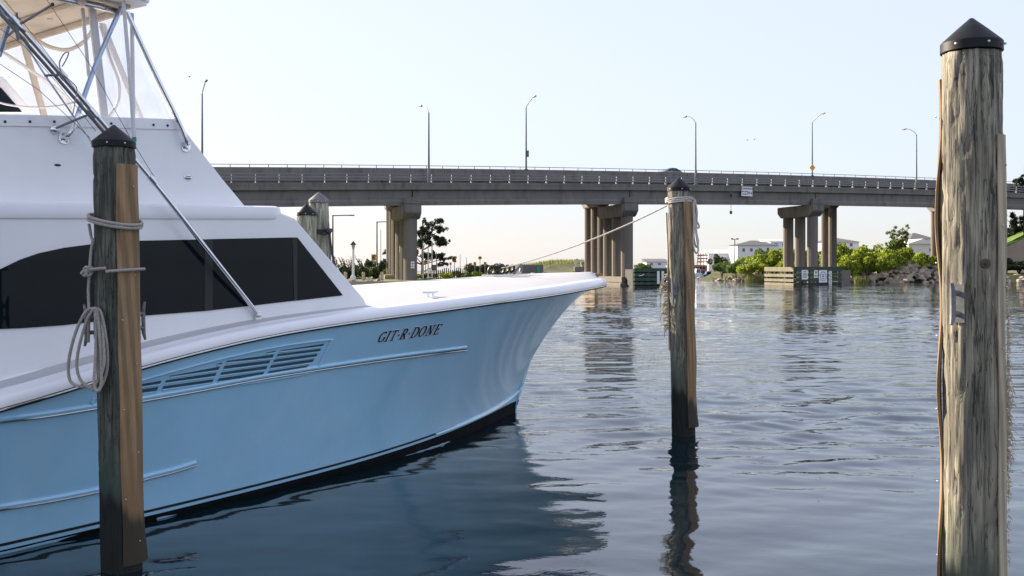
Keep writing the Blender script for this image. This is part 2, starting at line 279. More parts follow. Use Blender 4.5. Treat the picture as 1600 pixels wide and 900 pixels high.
def water_mat():
    m = bpy.data.materials.new('harbour_water'); m.use_nodes = True; nt = m.node_tree; b = nt.nodes['Principled BSDF']; L = nt.links.new
    b.inputs['Base Color'].default_value = (.004, .016, .021, 1); b.inputs['Roughness'].default_value = .03; b.inputs['IOR'].default_value = 1.75
    g = node(nt, 'ShaderNodeNewGeometry'); prev = None
    for sc, st, dist, sx in ((1.3, .30, .03, (.6, 1.0, 1)), (5.0, .40, .014, (.6, 1.1, 1)), (15, .5, .006, (.7, 1.1, 1))):
        mp = node(nt, 'ShaderNodeMapping'); mp.inputs['Scale'].default_value = sx; mp.inputs['Rotation'].default_value[2] = .3; L(g.outputs['Position'], mp.inputs[0])
        n = node(nt, 'ShaderNodeTexNoise'); n.inputs['Scale'].default_value = sc; n.inputs['Detail'].default_value = 2.5; n.inputs['Distortion'].default_value = .4; L(mp.outputs[0], n.inputs[0])
        bp = node(nt, 'ShaderNodeBump'); bp.inputs['Distance'].default_value = dist; L(n.outputs['Fac'], bp.inputs['Height'])
        # wind patches: ripples come and go over the harbour
        pn = node(nt, 'ShaderNodeTexNoise'); pn.inputs['Scale'].default_value = .09; pn.inputs['Detail'].default_value = 2; L(g.outputs['Position'], pn.inputs[0])
        # and the slip in the foreground is sheltered
        sy = node(nt, 'ShaderNodeSeparateXYZ'); L(g.outputs['Position'], sy.inputs[0]); yr = node(nt, 'ShaderNodeMapRange'); yr.interpolation_type = 'SMOOTHSTEP'
        for k_, v_ in (('From Min', 9), ('From Max', 26), ('To Min', -.22), ('To Max', .10)): yr.inputs[k_].default_value = v_
        L(sy.outputs['Y'], yr.inputs['Value']); sm_ = node(nt, 'ShaderNodeMath', operation='ADD'); L(pn.outputs['Fac'], sm_.inputs[0]); L(yr.outputs[0], sm_.inputs[1])
        mr = node(nt, 'ShaderNodeMapRange'); mr.inputs['From Min'].default_value = .25; mr.inputs['From Max'].default_value = .7; mr.inputs['To Min'].default_value = st * .12; mr.inputs['To Max'].default_value = st * 1.2
        L(sm_.outputs[0], mr.inputs['Value']); L(mr.outputs[0], bp.inputs['Strength'])
        if prev: L(prev.outputs[0], bp.inputs['Normal'])
        prev = bp
    # wind chop out in the channel: tilt the surface normal directly, so that it survives the grazing view
    tot = prev.outputs[0]
    for sc_, am_, y0_, y1_, an in ((.5, .20, 24, 60, .35), (2.4, .30, 22, 50, .5), (8.0, .30, 20, 45, .6)):
        mp = node(nt, 'ShaderNodeMapping'); mp.inputs['Scale'].default_value = (an, 1, 1); mp.inputs['Rotation'].default_value[2] = .22; L(g.outputs['Position'], mp.inputs[0])
        n = node(nt, 'ShaderNodeTexNoise'); n.inputs['Scale'].default_value = sc_; n.inputs['Detail'].default_value = 2; L(mp.outputs[0], n.inputs[0])
        sb = node(nt, 'ShaderNodeVectorMath', operation='SUBTRACT'); L(n.outputs['Color'], sb.inputs[0]); sb.inputs[1].default_value = (.5, .5, .5)
        fl = node(nt, 'ShaderNodeVectorMath', operation='MULTIPLY'); L(sb.outputs[0], fl.inputs[0]); fl.inputs[1].default_value = (.5, 1, 0)
        yr = node(nt, 'ShaderNodeMapRange'); yr.interpolation_type = 'SMOOTHSTEP'
        for k_, v_ in (('From Min', y0_), ('From Max', y1_), ('To Min', 0), ('To Max', am_)): yr.inputs[k_].default_value = v_
        L(sy.outputs['Y'], yr.inputs['Value']); pw_ = node(nt, 'ShaderNodeMapRange'); pw_.inputs['From Min'].default_value = .35; pw_.inputs['From Max'].default_value = .65; pw_.inputs['To Min'].default_value = .45; pw_.inputs['To Max'].default_value = 1.3; L(pn.outputs['Fac'], pw_.inputs['Value'])
        mm = node(nt, 'ShaderNodeMath', operation='MULTIPLY'); L(yr.outputs[0], mm.inputs[0]); L(pw_.outputs[0], mm.inputs[1])
        sc2 = node(nt, 'ShaderNodeVectorMath', operation='SCALE'); L(fl.outputs[0], sc2.inputs[0]); L(mm.outputs[0], sc2.inputs['Scale'])
        ad = node(nt, 'ShaderNodeVectorMath', operation='ADD'); L(tot, ad.inputs[0]); L(sc2.outputs[0], ad.inputs[1]); tot = ad.outputs[0]
    nn_ = node(nt, 'ShaderNodeVectorMath', operation='NORMALIZE'); L(tot, nn_.inputs[0]); prev = nn_
    L(prev.outputs[0], b.inputs['Normal'])
    return m
MT['water'] = water_mat()

# ------------------------------------------------------------------ water
def build_water():
    rng = np.random.default_rng(3)
    nr, nc, tmax = 880, 600, 1.15
    ys = 2.5 * (5500 / 2.5) ** (np.linspace(0, 1, nr) ** 1.0)
    # fine rows near, few rows far out
    a = np.geomspace(2.5, 60, 700); b2 = np.geomspace(60, 6500, 181)[1:]; ys = np.concatenate([a, b2]); nr = len(ys)
    ts = np.linspace(-tmax, tmax, nc)
    Y = ys[:, None] * np.ones(nc)[None]; X = ys[:, None] * ts[None]
    Z = np.zeros_like(X); sp = np.gradient(ys)[:, None]; spx = (ys * (ts[1] - ts[0]))[:, None]; sp = np.maximum(sp, spx)
    patch = .75 + .35 * np.sin(X * .21 + Y * .33 + 1.0) + .3 * np.sin(X * .47 - Y * .19 + 2.2)
    band = 1.0 / (1 + np.exp(-(Y - 12.5) / 1.6))               # sheltered near the slip, livelier out in the channel
    amp = np.clip(patch, .3, 1.4) * (.42 + 1.7 * band)
    for i in range(70):
        lam = .18 * (1.7 / .18) ** rng.random(); ang = rng.normal(math.pi / 2 + .2, .42)
        k = 2 * math.pi / lam; slope = .0068 * (.9 if lam > .6 else .75)
        ph = rng.random() * 6.28; fade = np.clip(lam / (3.2 * sp) - .6, 0, 1)
        warp = .4 * np.sin(X * .9 + ph) + .35 * np.sin(Y * .7 + ph * 2)
        Z += amp * fade * slope / k * 1.5 * np.sin(k * (X * math.cos(ang) + Y * math.sin(ang)) + ph + warp)
    Z[:, 0] = 0; Z[:, -1] = 0; Z[0, :] = 0; Z[-1, :] = 0
    co = np.stack([X, Y, Z], -1).reshape(-1, 3)
    idx = np.arange(nr * nc).reshape(nr, nc)
    q = np.stack([idx[:-1, :-1], idx[:-1, 1:], idx[1:, 1:], idx[1:, :-1]], -1).reshape(-1, 4)
    n0 = len(co); y1 = 2.5; y2 = 6500
    ex = np.array([(-9000, y1, 0), (-tmax * y1, y1, 0), (-tmax * y2, y2, 0), (-9000, y2, 0), (tmax * y1, y1, 0), (9000, y1, 0), (9000, y2, 0), (tmax * y2, y2, 0), (-9000, -3000, 0), (9000, -3000, 0), (9000, y1, 0), (-9000, y1, 0)], float)
    co = np.concatenate([co, ex]); q = np.concatenate([q, n0 + np.array([(0, 1, 2, 3), (4, 5, 6, 7), (8, 9, 10, 11)])])
    me = bpy.data.meshes.new('water'); me.vertices.add(len(co)); me.vertices.foreach_set('co', co.astype(np.float32).ravel())
    me.loops.add(q.size); me.loops.foreach_set('vertex_index', q.astype(np.int32).ravel())
    me.polygons.add(len(q)); me.polygons.foreach_set('loop_start', np.arange(0, q.size, 4, dtype=np.int32))
    me.update(calc_edges=True); me.validate(); me.shade_smooth(); me.materials.append(MT['water'])
    o = bpy.data.objects.new('water', me); COL.objects.link(o)
    tag(o, 'calm rippled blue harbour water around the boat and pilings', 'water', kind='structure')
build_water()

# ------------------------------------------------------------------ land
def land(name, outline, z, mt, label, slope=3.0, seed=0):
    """flat-topped bank: outline drops to below the water over a sloping skirt"""
    n = len(outline); mb = MB(); cx = sum(p[0] for p in outline) / n; cy = sum(p[1] for p in outline) / n
    pts = []
    for i in range(n):
        a, b = Vector(outline[i]).to_2d(), Vector(outline[(i + 1) % n]).to_2d(); m = max(1, int((b - a).length / 4)); m = min(m, 60)
        for k in range(m): pts.append(a.lerp(b, k / m))
    N = len(pts); rnd = random.Random(seed)
    top = [(p.x, p.y, z + rnd.uniform(-.12, .12)) for p in pts]; bot = []
    for i, p in enumerate(pts):
        t = (pts[(i + 1) % N] - pts[i - 1]); nrm = Vector((t.y, -t.x)).normalized(); q = p + nrm * slope * rnd.uniform(.8, 1.2); bot.append((q.x, q.y, -.8))
    mb.add(top + bot, [tuple(range(N))] + [(i, N + i, N + (i + 1) % N, (i + 1) % N) for i in range(N)])
    o = mb.build(name, mt); tag(o, label, 'ground', kind='structure'); return o
land('left_bank', [(-260, 101), (-16, 103), (-8, 109), (-3, 126), (3, 146), (9, 152), (14, 172), (16, 215), (12, 300), (-260, 300)], .85, MT['soil'], 'low sandy bank below the left end of the bridge')
land('right_bank', [(33.5, 172), (42, 166), (52, 160), (58, 156), (68, 153), (90, 152), (140, 150), (300, 150), (300, 420), (90, 420), (46, 300), (46, 234), (52, 226), (56, 196), (46, 180)], 1.1, MT['bank'], 'raised bank behind the riprap at the right', slope=4)
land('far_shore', [(20, 330), (60, 326), (130, 330), (130, 480), (20, 480)], .9, MT['soil'], 'distant low shore across the channel', slope=4)
lw = MB(); lw.add([(-90, 109, .9), (-14, 109, .9), (-9, 120, .9), (-12, 132, .9), (-90, 134, .9)], [(0, 1, 2, 3, 4)])
tag(lw.build('lawn', MT['grass']), 'strip of green lawn behind the bridge columns', 'lawn', kind='structure')
gm = MB()
gm.add([(3, 180, .9), (16, 176, .9), (16, 215, .9), (4, 215, .9), (9, 190, 3.2), (15, 190, 3.0), (14, 207, 3.2), (8, 207, 3.0), (-8, 186, 1.0), (-8, 212, 1.0)],
       [(0, 1, 5, 4), (1, 2, 6, 5), (2, 3, 7, 6), (4, 5, 6, 7), (8, 0, 4), (8, 4, 7, 9), (9, 7, 3), (3, 0, 8, 9)][:7])
tag(gm.build('dune', MT['bank']), 'grassy sand dune beyond the left bank', 'dune', kind='structure')

# ------------------------------------------------------------------ bridge geometry
B0 = Vector((-9.1, 112)); BT = Vector((.891, .453)); BN = Vector((-.453, .891)); ROW = Vector((-.25, .968))
def bz(t): return 11.32 + .0345 * t - .00014 * t * t
def bp(t, wd, z): p = B0 + BT * t + BN * wd; return (p.x, p.y, z)
def bt(px, wd=0):
    k = (px - 800) / F; q = B0 + BN * wd; return (k * q.y - q.x) / (BT.x - k * BT.y)
def sweep(mb, prof, t0, t1, step=8, zf=bz):
    n = max(1, int(math.ceil((t1 - t0) / step))); m = len(prof); vs = []
    for i in range(n + 1):
        t = t0 + (t1 - t0) * i / n
        vs += [bp(t, wd, zf(t) + dz) for wd, dz in prof]
    fs = [(i * m + k, i * m + (k + 1) % m, (i + 1) * m + (k + 1) % m, (i + 1) * m + k) for i in range(n) for k in range(m)]
    fs += [tuple(range(m))[::-1], tuple(n * m + k for k in range(m))]
    return mb.add(vs, fs)
SLOPE = .06
TA, TB = -75, 135
br = thing('road_bridge', (B0.x, B0.y, 0), 'grey concrete road bridge with metal guard rail spanning the inlet', 'bridge')
sweep(MB(), [(0, 0), (8.6, .52), (8.6, .02), (0, -.5)], TA, TB).build('deck_slab', MT['concrete'], br)
sweep(MB(), [(.5, .035), (8.2, .5), (8.2, .505), (.5, .04)], TA, TB).build('road_surface', MT['asphalt'], br)
sweep(MB(), [(-.02, .003), (.42, .03), (.42, .28), (-.02, .25)], TA, TB).build('kerb', MT['concrete'], br)
piers = [bt(646) , bt(986), bt(1277)]
piers = [piers[0] - 42, piers[0], piers[1], piers[2], piers[2] + 36, piers[2] + 72]
for a, b in zip(piers, piers[1:]):
    for j, wd in enumerate((.35, 2.9, 5.4, 7.9)):
        e = SLOPE * wd - .5
        I = [(wd - .12, e), (wd - .12, e - .05), (wd, e - .12), (wd, e - 1.05), (wd - .2, e - 1.3), (wd - .2, e - 1.72), (wd + .5, e - 1.72), (wd + .5, e - 1.3), (wd + .3, e - 1.05), (wd + .3, e - .12), (wd + .42, e - .05), (wd + .42, e)]
        sweep(MB(), I, a + .06, b - .06).build('girder', MT['concrete'], br)
# guard rail: posts one by one, three rails
post = MB().box(-.05, .05, -.07, .07, .25, 1.22); post.obox((-.05, .0, .25), (.1, 0, 0), (0, .25, 0), (0, -.1, .35)); foot = MB().box(-.06, .06, -.13, -.0, .252, .285)
pm = None; t = TA + 1
while t < TB:
    p = bp(t, .12, bz(t))
    if pm is None:
        o = post.build('rail_post', MT['lamp'], None); pm = o.data; f_ = foot.build('base_plate', MT['steelrail'], None); fm = f_.data
    else:
        o = bpy.data.objects.new('rail_post', pm); COL.objects.link(o); f_ = bpy.data.objects.new('base_plate', fm); COL.objects.link(f_)
    o.parent = br; o.location = Vector(p) - br.location; o.rotation_euler[2] = math.atan2(BT.y, BT.x); f_.parent = o
    t += 2.4
for z0, h in ((.48, .13), (.80, .13), (1.14, .10)):
    sweep(MB(), [(.0, z0), (.1, z0), (.1, z0 + h), (.0, z0 + h)], TA, TB).build('guard_rail', MT['steelrail'], br)
def pier(parent, t, wd0, zcap, ncol, span, colr, capw, over, zbase, lug=True):
    o2 = B0 + BT * t + BN * wd0; ax = Vector((ROW.x, ROW.y, 0)); sd = Vector((BT.x, BT.y, 0))
    def pt(a, b, z): q = Vector((o2.x, o2.y, z)) + ax * a + sd * b; return q
    hw = capw / 2
    cap = MB(); a0, a1 = -over, span + over
    for (x0, x1, h0, h1) in ((a0 + .5, a1 - .5, zcap - 1.5, zcap),):
        prof = [(a0, zcap), (a1, zcap), (a1, zcap - .9), (a1 - .9, zcap - 1.55), (a0 + .9, zcap - 1.55), (a0, zcap - .9)]
        cap.prism([pt(a, -hw, z) for a, z in prof], sd * capw)
    if lug: cap.obox(pt(a0, -hw, zcap + .003), ax * .55, sd * capw, (0, 0, .75))
    pr = cap.build('pier_cap', MT['concrete'], parent, bevel=.08)
    for i in range(ncol):
        a = span * i / max(1, ncol - 1); c = pt(a, 0, 0)
        MB().lathe([(colr, zbase), (colr, zcap - 1.5)], (c.x, c.y, 0), 12).build('column', MT['concretecol'], pr if False else parent, smooth=True, ang=20)
    return pt
for i, t in enumerate(piers[1:4]):
    zg = bz(t) - .5 - 1.72 + SLOPE * 1.5
    pt = pier(br, t, .9, zg, 3, 6.4, .74, 2.1, 1.5, (-1.5, .85, -1.5)[0 if i else 1] if i != 0 else .6)
    if i == 1:
        ft = MB().obox(pt(-1.6, -1.6, -1.5), Vector((ROW.x, ROW.y, 0)) * 9.6, Vector((BT.x, BT.y, 0)) * 3.2, (0, 0, 1.9)); ft.obox(pt(-1.1, -1.2, .403), Vector((ROW.x, ROW.y, 0)) * 8.6, Vector((BT.x, BT.y, 0)) * 2.4, (0, 0, .75))
        ft.build('pier_footing', MT['concretecol'], br, bevel=.08)
# plates on the left pier column
pc = B0 + BT * piers[1] + BN * .9
pl = MB().box(pc.x + .12, pc.x + .52, pc.y - .80, pc.y - .765, 2.2, 2.95); pl.build('number_plate', MT['white_paint'], br)
bs = MB()
for k in range(2): bs.box(pc.x + .10, pc.x + .54, pc.y - .806, pc.y - .802, 2.40 + .28 * k, 2.46 + .28 * k)
bs.box(pc.x + .30, pc.x + .34, pc.y - .811, pc.y - .807, 2.2, 2.95); bs.build('plate_bars', MT['concrete'], br)

# second, higher carriageway behind
W2 = 9.6
br2 = thing('upper_road_bridge', (bp(0, W2, 0)[0], bp(0, W2, 0)[1], 0), 'higher parallel bridge with solid grey parapet and thin pipe rail behind', 'bridge')
z2 = lambda t: bz(t) + 1.85
sweep(MB(), [(W2 - .2, .0), (W2 + 9, .5), (W2 + 9, .0), (W2 - .2, -.5)], TA, TB, zf=z2).build('deck_slab', MT['concrete'], br2)
tt = TA
while tt < TB:      # parapet cast in panels
    sweep(MB(), [(W2, .0), (W2 + .3, .02), (W2 + .22, .82), (W2 + .04, .82)], tt, min(TB, tt + 8.97), zf=z2).build('parapet_panel', MT['concrete'], br2); tt += 9
sweep(MB(), [(W2 + .09, 1.10), (W2 + .17, 1.10), (W2 + .17, 1.17), (W2 + .09, 1.17)], TA, TB, zf=z2).build('pipe_rail', MT['steelrail'], br2)
pm2 = None; t = TA + 1
while t < TB:
    if pm2 is None: pm2 = MB().box(-.035, .035, -.035, .035, .823, 1.098).build('rail_post', MT['steelrail'], None); o = pm2; pm2 = o.data
    else: o = bpy.data.objects.new('rail_post', pm2); COL.objects.link(o)
    o.parent = br2; o.location = Vector(bp(t, W2 + .13, z2(t))) - br2.location; t += 2.1
for a, b in zip(piers, piers[1:]):
    for wd in (W2 + .4, W2 + 3.2, W2 + 6.0, W2 + 8.2):
        e = .055 * (wd - W2) - .5
        sweep(MB(), [(wd, e), (wd, e - 1.2), (wd - .2, e - 1.4), (wd - .2, e - 1.8), (wd + .6, e - 1.8), (wd + .6, e - 1.4), (wd + .4, e - 1.2), (wd + .4, e)], a + .06, b - .06, zf=z2).build('girder', MT['concrete'], br2)
for px, span, zb in ((620, 5.0, .6), (941, 5.4, .5), (1301, 2.0, -1.0), (1492, 5.0, 1.0)):
    t = bt(px, W2 + 1.4); zc = z2(t) - .5 - 1.8 + .08
    ptf = pier(br2, t, W2 + 1.4, zc, 3 if px != 1301 else 2, span, .62, 1.7, 1.2, zb, lug=False)
    if px in (941, 620):
        MB().obox(ptf(-1.4, -1.7, -1.2), Vector((ROW.x, ROW.y, 0)) * (span + 2.8), Vector((BT.x, BT.y, 0)) * 3.4, (0, 0, 2.7 if px == 941 else 2.6)).build('pier_footing', MT['slope'], br2, bevel=.06)

# street lamps
def lamp(px, wd, zoff, hgt, sgn, label, extra=None):
    t = bt(px, wd); b = Vector(bp(t, wd, bz(t) + zoff)); L = thing('street_lamp', b, label, 'street lamp', 'lamps along the bridge')
    n3 = Vector((BN.x, BN.y, 0)) * sgn
    MB().tube([b, b + Vector((0, 0, hgt - 1.1))], [.13, .075], 10).build('pole', MT['lamp'], L, True)
    MB().box(b.x - .22, b.x + .22, b.y - .22, b.y + .22, b.z, b.z + .08).build('base_plate', MT['lamp'], L)
    arm = [b + Vector((0, 0, hgt - 1.1)) + n3 * (1.9 * s) + Vector((0, 0, (1.05 * (1 - (1 - s) ** 2) if sgn > 0 else 1.05 * s ** .8))) for s in [i / 8 for i in range(9)]]
    MB().tube(arm, .05, 8).build('arm', MT['lamp'], L, True)
    e = arm[-1]; h = MB(); q = e + n3 * .3
    h.obox(e - n3 * .05 + Vector((-.13 * BT.x, -.13 * BT.y, -.06)), n3 * .75, Vector((BT.x, BT.y, 0)) * .26, (0, 0, .15)); hd = h.build('lamp_head', MT['lamp'], L, bevel=.04)
    MB().sphere((q.x, q.y, q.z - .07), (.14, .14, .07), 10, 6).build('lens', MT['lens'], hd)
    if extra == 'sign':
        MB().prism([b + Vector((x, -.16, 1.2 + z)) for x, z in ((0, -.55), (.42, 0), (0, .55), (-.42, 0))], (0, .04, 0)).build('diamond_sign', MT['yellow'], L)
    if extra == 'box':
        MB().box(b.x + .1, b.x + .36, b.y - .2, b.y + .1, b.z + 1.6, b.z + 2.4).build('control_box', MT['lamp'], L, bevel=.03)
for px, ht, nm in ((670, 8.8, 'lamp post on the near guard rail, left of the car and nearest the boat'), (1087, 8.9, 'lamp post on the near guard rail just right of the middle piling'), (1432, 8.9, 'lamp post on the near guard rail close to the big right piling')):
    lamp(px, .2, .25, ht, 1, nm)
for px, ht, nm, ex in ((316, 9.0, 'lamp post on the far parapet seen just above the flybridge slope', None), (822, 8.9, 'lamp post with control box on the far parapet above the bow', 'box'), (1269, 8.9, 'lamp post carrying a small yellow diamond sign on the far parapet', 'sign')):
    lamp(px, W2 + .13, 2.66, ht, -1, nm, ex)

# clearance sign on the fascia
def text_mesh(body, size, m, bold=0):
    cu = bpy.data.curves.new('t', 'FONT'); cu.body = body; cu.size = size; cu.align_x = 'CENTER'; cu.align_y = 'CENTER'; cu.offset = bold; cu.extrude = .004
    ob = bpy.data.objects.new('t', cu); COL.objects.link(ob); dg = bpy.context.evaluated_depsgraph_get(); me = bpy.data.meshes.new_from_object(ob.evaluated_get(dg))
    bpy.data.objects.remove(ob); me.materials.clear(); me.materials.append(m); return me
ts = bt(1166); c = Vector(bp(ts, -.16, bz(ts) - .52))
SW, SH = 1.78, 1.22
sg = thing('clearance_sign', c, 'white clearance sign with black letters fixed to the bridge fascia', 'sign', rz=math.atan2(BT.y, BT.x), local=True)
MB().box(-SW / 2, SW / 2, 0, .04, -SH / 2, SH / 2).build('sign_panel', MT['white_paint'], sg)
for body, sz, x, z in (('CLEARANCE', .33, 0, .36), ('MEAN HIGH', .17, -.42, -.04), ('WATER', .19, -.42, -.36), ('29-6', .50, .40, -.2)):
    o = bpy.data.objects.new('lettering', text_mesh(body, sz, MT['blackpaint'], .008)); COL.objects.link(o); o.parent = sg; o.location = (x, -.006, z); o.rotation_euler = (R(90), 0, 0)
MB().box(-.7, -.62, .04, .14, .2, .5).build('bracket', MT['lamp'], sg); MB().box(.62, .7, .04, .14, .2, .5).build('bracket', MT['lamp'], sg)
# navigation light hanging below the span
tl = bt(1142); c = Vector(bp(tl, .1, bz(tl)))
nl = thing('navigation_light', c, 'small dark navigation light hanging below the bridge span', 'light')
MB().tube([c + Vector((-.0, -.35, -.5)), c + Vector((0, -.35, -3.1))], .03, 6).build('hanger_rod', MT['lamp'], nl)
MB().lathe([(.05, -3.45), (.16, -3.4), (.16, -3.1), (.06, -3.02)], (c.x, c.y - .35, c.z), 10).build('lantern', MT['blackpaint'], nl)
MB().box(c.x - .1, c.x + .1, c.y - .5, c.y - .3, c.z - 1.25, c.z - .9).build('junction_box', MT['blackpaint'], nl)

# car on the upper carriageway
def car():
    t = bt(1051, W2 + 4.4); c = Vector(bp(t, W2 + 4.4, z2(t) + .27)); ang = math.atan2(BT.y, BT.x)
    o = thing('sedan_car', c, 'dark blue grey sedan crossing the bridge, roof above the parapet', 'car', rz=ang, local=True)
    body = [(-2.25, .3), (-2.3, .75), (-2.1, .95), (-1.4, 1.0), (.9, .98), (2.0, .82), (2.25, .6), (2.25, .3)]
    MB().prism([(x, -.88, z) for x, z in body], (0, 1.76, 0)).build('body', MT['carpaint'], o, True, bevel=.06)
    roof = [(-1.75, 1.0), (-1.1, 1.40), (-.4, 1.52), (.25, 1.48), (1.15, .98)]
    r = MB(); n = len(roof); a = [(x, -.80 + .16 * (z - 1) / .5, z) for x, z in roof]; b = [(x, .80 - .16 * (z - 1) / .5, z) for x, z in roof]
    r.add(a + b, [tuple(range(n)), tuple(range(2 * n - 1, n - 1, -1))] + [(i, n + i, n + i + 1, i + 1) for i in range(n - 1)]); r.build('cabin', MT['carpaint'], o, True, bevel=.05)
    for s in (-1, 1):
        g = MB(); y = s * .80
        g.prism([(-1.35, y - s * .03, 1.05), (-.95, y - s * .13, 1.36), (-.3, y - s * .16, 1.45), (-.3, y - s * .02, 1.05)], (0, s * .03, 0)); g.build('side_window', MT['glass'], o)
        g = MB(); g.prism([(-.2, y - s * .02, 1.05), (-.2, y - s * .16, 1.45), (.22, y - s * .14, 1.42), (.85, y - s * .02, 1.05)], (0, s * .03, 0)); g.build('side_window', MT['glass'], o)
    for x in (-1.4, 1.4):
        for s in (-1, 1):
            wv = MB(); wv.tube([(x, s * .70, .32), (x, s * .9, .32)], .32, 16); wh = wv.build('wheel', MT['blackrub'], o, True); MB().tube([(x, s * .9, .32), (x, s * .915, .32)], .18, 12).build('rim', MT['chrome'], wh)
    for y in (-.6, .6): MB().box(2.2, 2.27, y - .2, y + .2, .6, .72).build('headlight', MT['lens'], o); MB().box(-2.32, -2.26, y - .2, y + .2, .7, .85).build('tail_light', MT['red'], o)
car()

# ------------------------------------------------------------------ timber fender dolphins in the channel
def plank(parent, p0, p1, z0, z1, th, m, nrm, name='plank'):
    p0, p1 = Vector(p0), Vector(p1); nv = Vector((nrm[0], nrm[1], 0))
    return MB().obox((p0.x, p0.y, z0), Vector((p1.x - p0.x, p1.y - p0.y, 0)), nv * th, (0, 0, z1 - z0)).build(name, m, parent)
c0 = Vector((35.6, 129)); cl = c0 + ROW * 7.5; cr = c0 + BT * 7.8
fd = thing('fender_dolphin', (c0.x, c0.y, 0), 'sunlit slatted timber fender with notice signs around the right pier', 'fender')
nf = Vector((BT.y, -BT.x)); nl_ = Vector((-ROW.y, ROW.x)); 
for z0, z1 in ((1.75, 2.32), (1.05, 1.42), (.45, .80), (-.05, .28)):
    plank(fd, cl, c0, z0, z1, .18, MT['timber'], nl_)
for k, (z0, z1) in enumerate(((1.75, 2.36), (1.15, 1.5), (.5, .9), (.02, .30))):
    plank(fd, c0, cr, z0, z1, .18, (MT['timber_green_shade'], MT['timber_green_shade'], MT['timber_green_shade'], MT['timberwet'])[k], nf)  # front face away from the sun gets the shade-coloured timber
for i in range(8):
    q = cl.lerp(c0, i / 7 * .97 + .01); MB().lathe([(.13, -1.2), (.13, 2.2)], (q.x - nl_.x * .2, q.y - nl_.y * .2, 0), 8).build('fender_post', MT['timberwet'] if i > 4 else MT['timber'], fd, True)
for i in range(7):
    q = c0.lerp(cr, i / 6 * .96 + .02); MB().lathe([(.15, -1.2), (.15, 2.25)], (q.x - nf.x * .22, q.y - nf.y * .22, 0), 8).build('fender_post', MT['timber_green_shade'], fd, True)
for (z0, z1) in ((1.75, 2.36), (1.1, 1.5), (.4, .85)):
    q = cr + ROW * 7; plank(fd, cr, q, z0, z1, .18, MT['timber_green_shade'], -nl_)
bk = MB().obox((cr.x + .3, cr.y + 1.2, -1), (1.7, .86, 0), (-1.3, 5, 0), (0, 0, 2.9)); bk.build('concrete_block', MT['concrete'], fd, bevel=.05)
def notice(a0, a1, z0, z1, label, marks):
    p0, p1 = c0.lerp(cr, a0) + nf * .21, c0.lerp(cr, a1) + nf * .21; o = thing('notice_sign', (p0.x, p0.y, z0), label, 'sign', 'notices on the timber fender', rz=math.atan2(BT.y, BT.x), local=True)
    W = (p1 - p0).length; H = z1 - z0; MB().box(0, W, 0, .03, 0, H).build('sign_panel', MT['white_paint'], o)
    for nm, mt_, x0, x1, y0, y1 in marks: MB().box(x0 * W, x1 * W, -.006, -.002, y0 * H, y1 * H).build(nm, MT[mt_], o)
    return o, W, H
notice(.13, .255, .75, 1.95, 'small notice sign leftmost on the dark side of the fender', [('text_line', 'capgrey', .15, .85, y, y + .06) for y in (.2, .34, .48, .62)] + [('heading', 'red', .3, .7, .78, .88)])
notice(.395, .475, .95, 1.92, 'narrow notice with red and black marks between two fender signs', [('mark', 'red', .2, .42, .55, .85), ('mark', 'red', .58, .8, .55, .85), ('mark', 'blackpaint', .2, .42, .15, .35), ('mark', 'blackpaint', .58, .8, .15, .35)])
o, W_, H_ = notice(.50, .67, .35, 1.92, 'largest fender notice with a round dark emblem', [])
ring = [(W_ / 2 + W_ * .36 * math.cos(a), -.012, H_ * .5 + H_ * .37 * math.sin(a)) for a in [i * math.pi / 14 for i in range(28)]]
MB().tube(ring, .03, 6, closed=True).build('emblem_ring', MT['navy'], o)
for zz, hh in ((.62, .05), (.45, .1), (.28, .07)): MB().box(W_ * .38, W_ * .62, -.012, -.004, H_ * zz, H_ * (zz + hh)).build('emblem_bar', MT['navy'], o)
o, W_, H_ = notice(.715, .775, -.05, 1.8, 'tall white tide board with dark graduation marks on the fender', [('graduation', 'blackpaint', .15, .55 if k % 2 else .85, .05 + k * .09, .09 + k * .09) for k in range(10)])

d0 = G(990, 120); d0 = Vector((d0.x, d0.y)); d1 = d0 + Vector((4.6, 1.2)); dn = Vector((.25, -.968))
fd2 = thing('fender_dolphin', (d0.x, d0.y, 0), 'dark green timber fender beside the middle bridge pier', 'fender')
for k, (z0, z1) in enumerate(((1.75, 2.2), (1.22, 1.6), (.7, 1.08), (.25, .55), (-.3, .12))):
    plank(fd2, d0, d1, z0, z1, .2, MT['timber_green_shade'] if k < 4 else MT['timberwet'], dn)
for i in range(6):
    q = d0.lerp(d1, i / 5 * .96 + .02); MB().lathe([(.15, -1.2), (.15, 2.1)], (q.x - dn.x * .2, q.y - dn.y * .2, 0), 8).build('fender_post', MT['timber_green_shade'], fd2, True)
bkp = MB().obox((d0.x + .1, d0.y + .5, -1), (4.4, 1.15, 0), (-.7, 3, 0), (0, 0, 3.05)); bkp.build('concrete_core', MT['timberwet'], fd2)
for a in (.60, .72): q = d0.lerp(d1, a) + dn * .22; MB().obox((q.x, q.y, .35), (.3, .07, 0), (.01, -.03, 0), (0, 0, 1.5)).build('sunlit_batten', MT['white_paint'], fd2)  # white colour stands in for sunlit bits of the fender
q = d0.lerp(d1, .12) + dn * .22; MB().tube([(q.x, q.y, 1.3), (q.x + .4, q.y, 1.35), (q.x + .6, q.y, 1.5)], .05, 6).build('pipe_stub', MT['white_paint'], fd2)

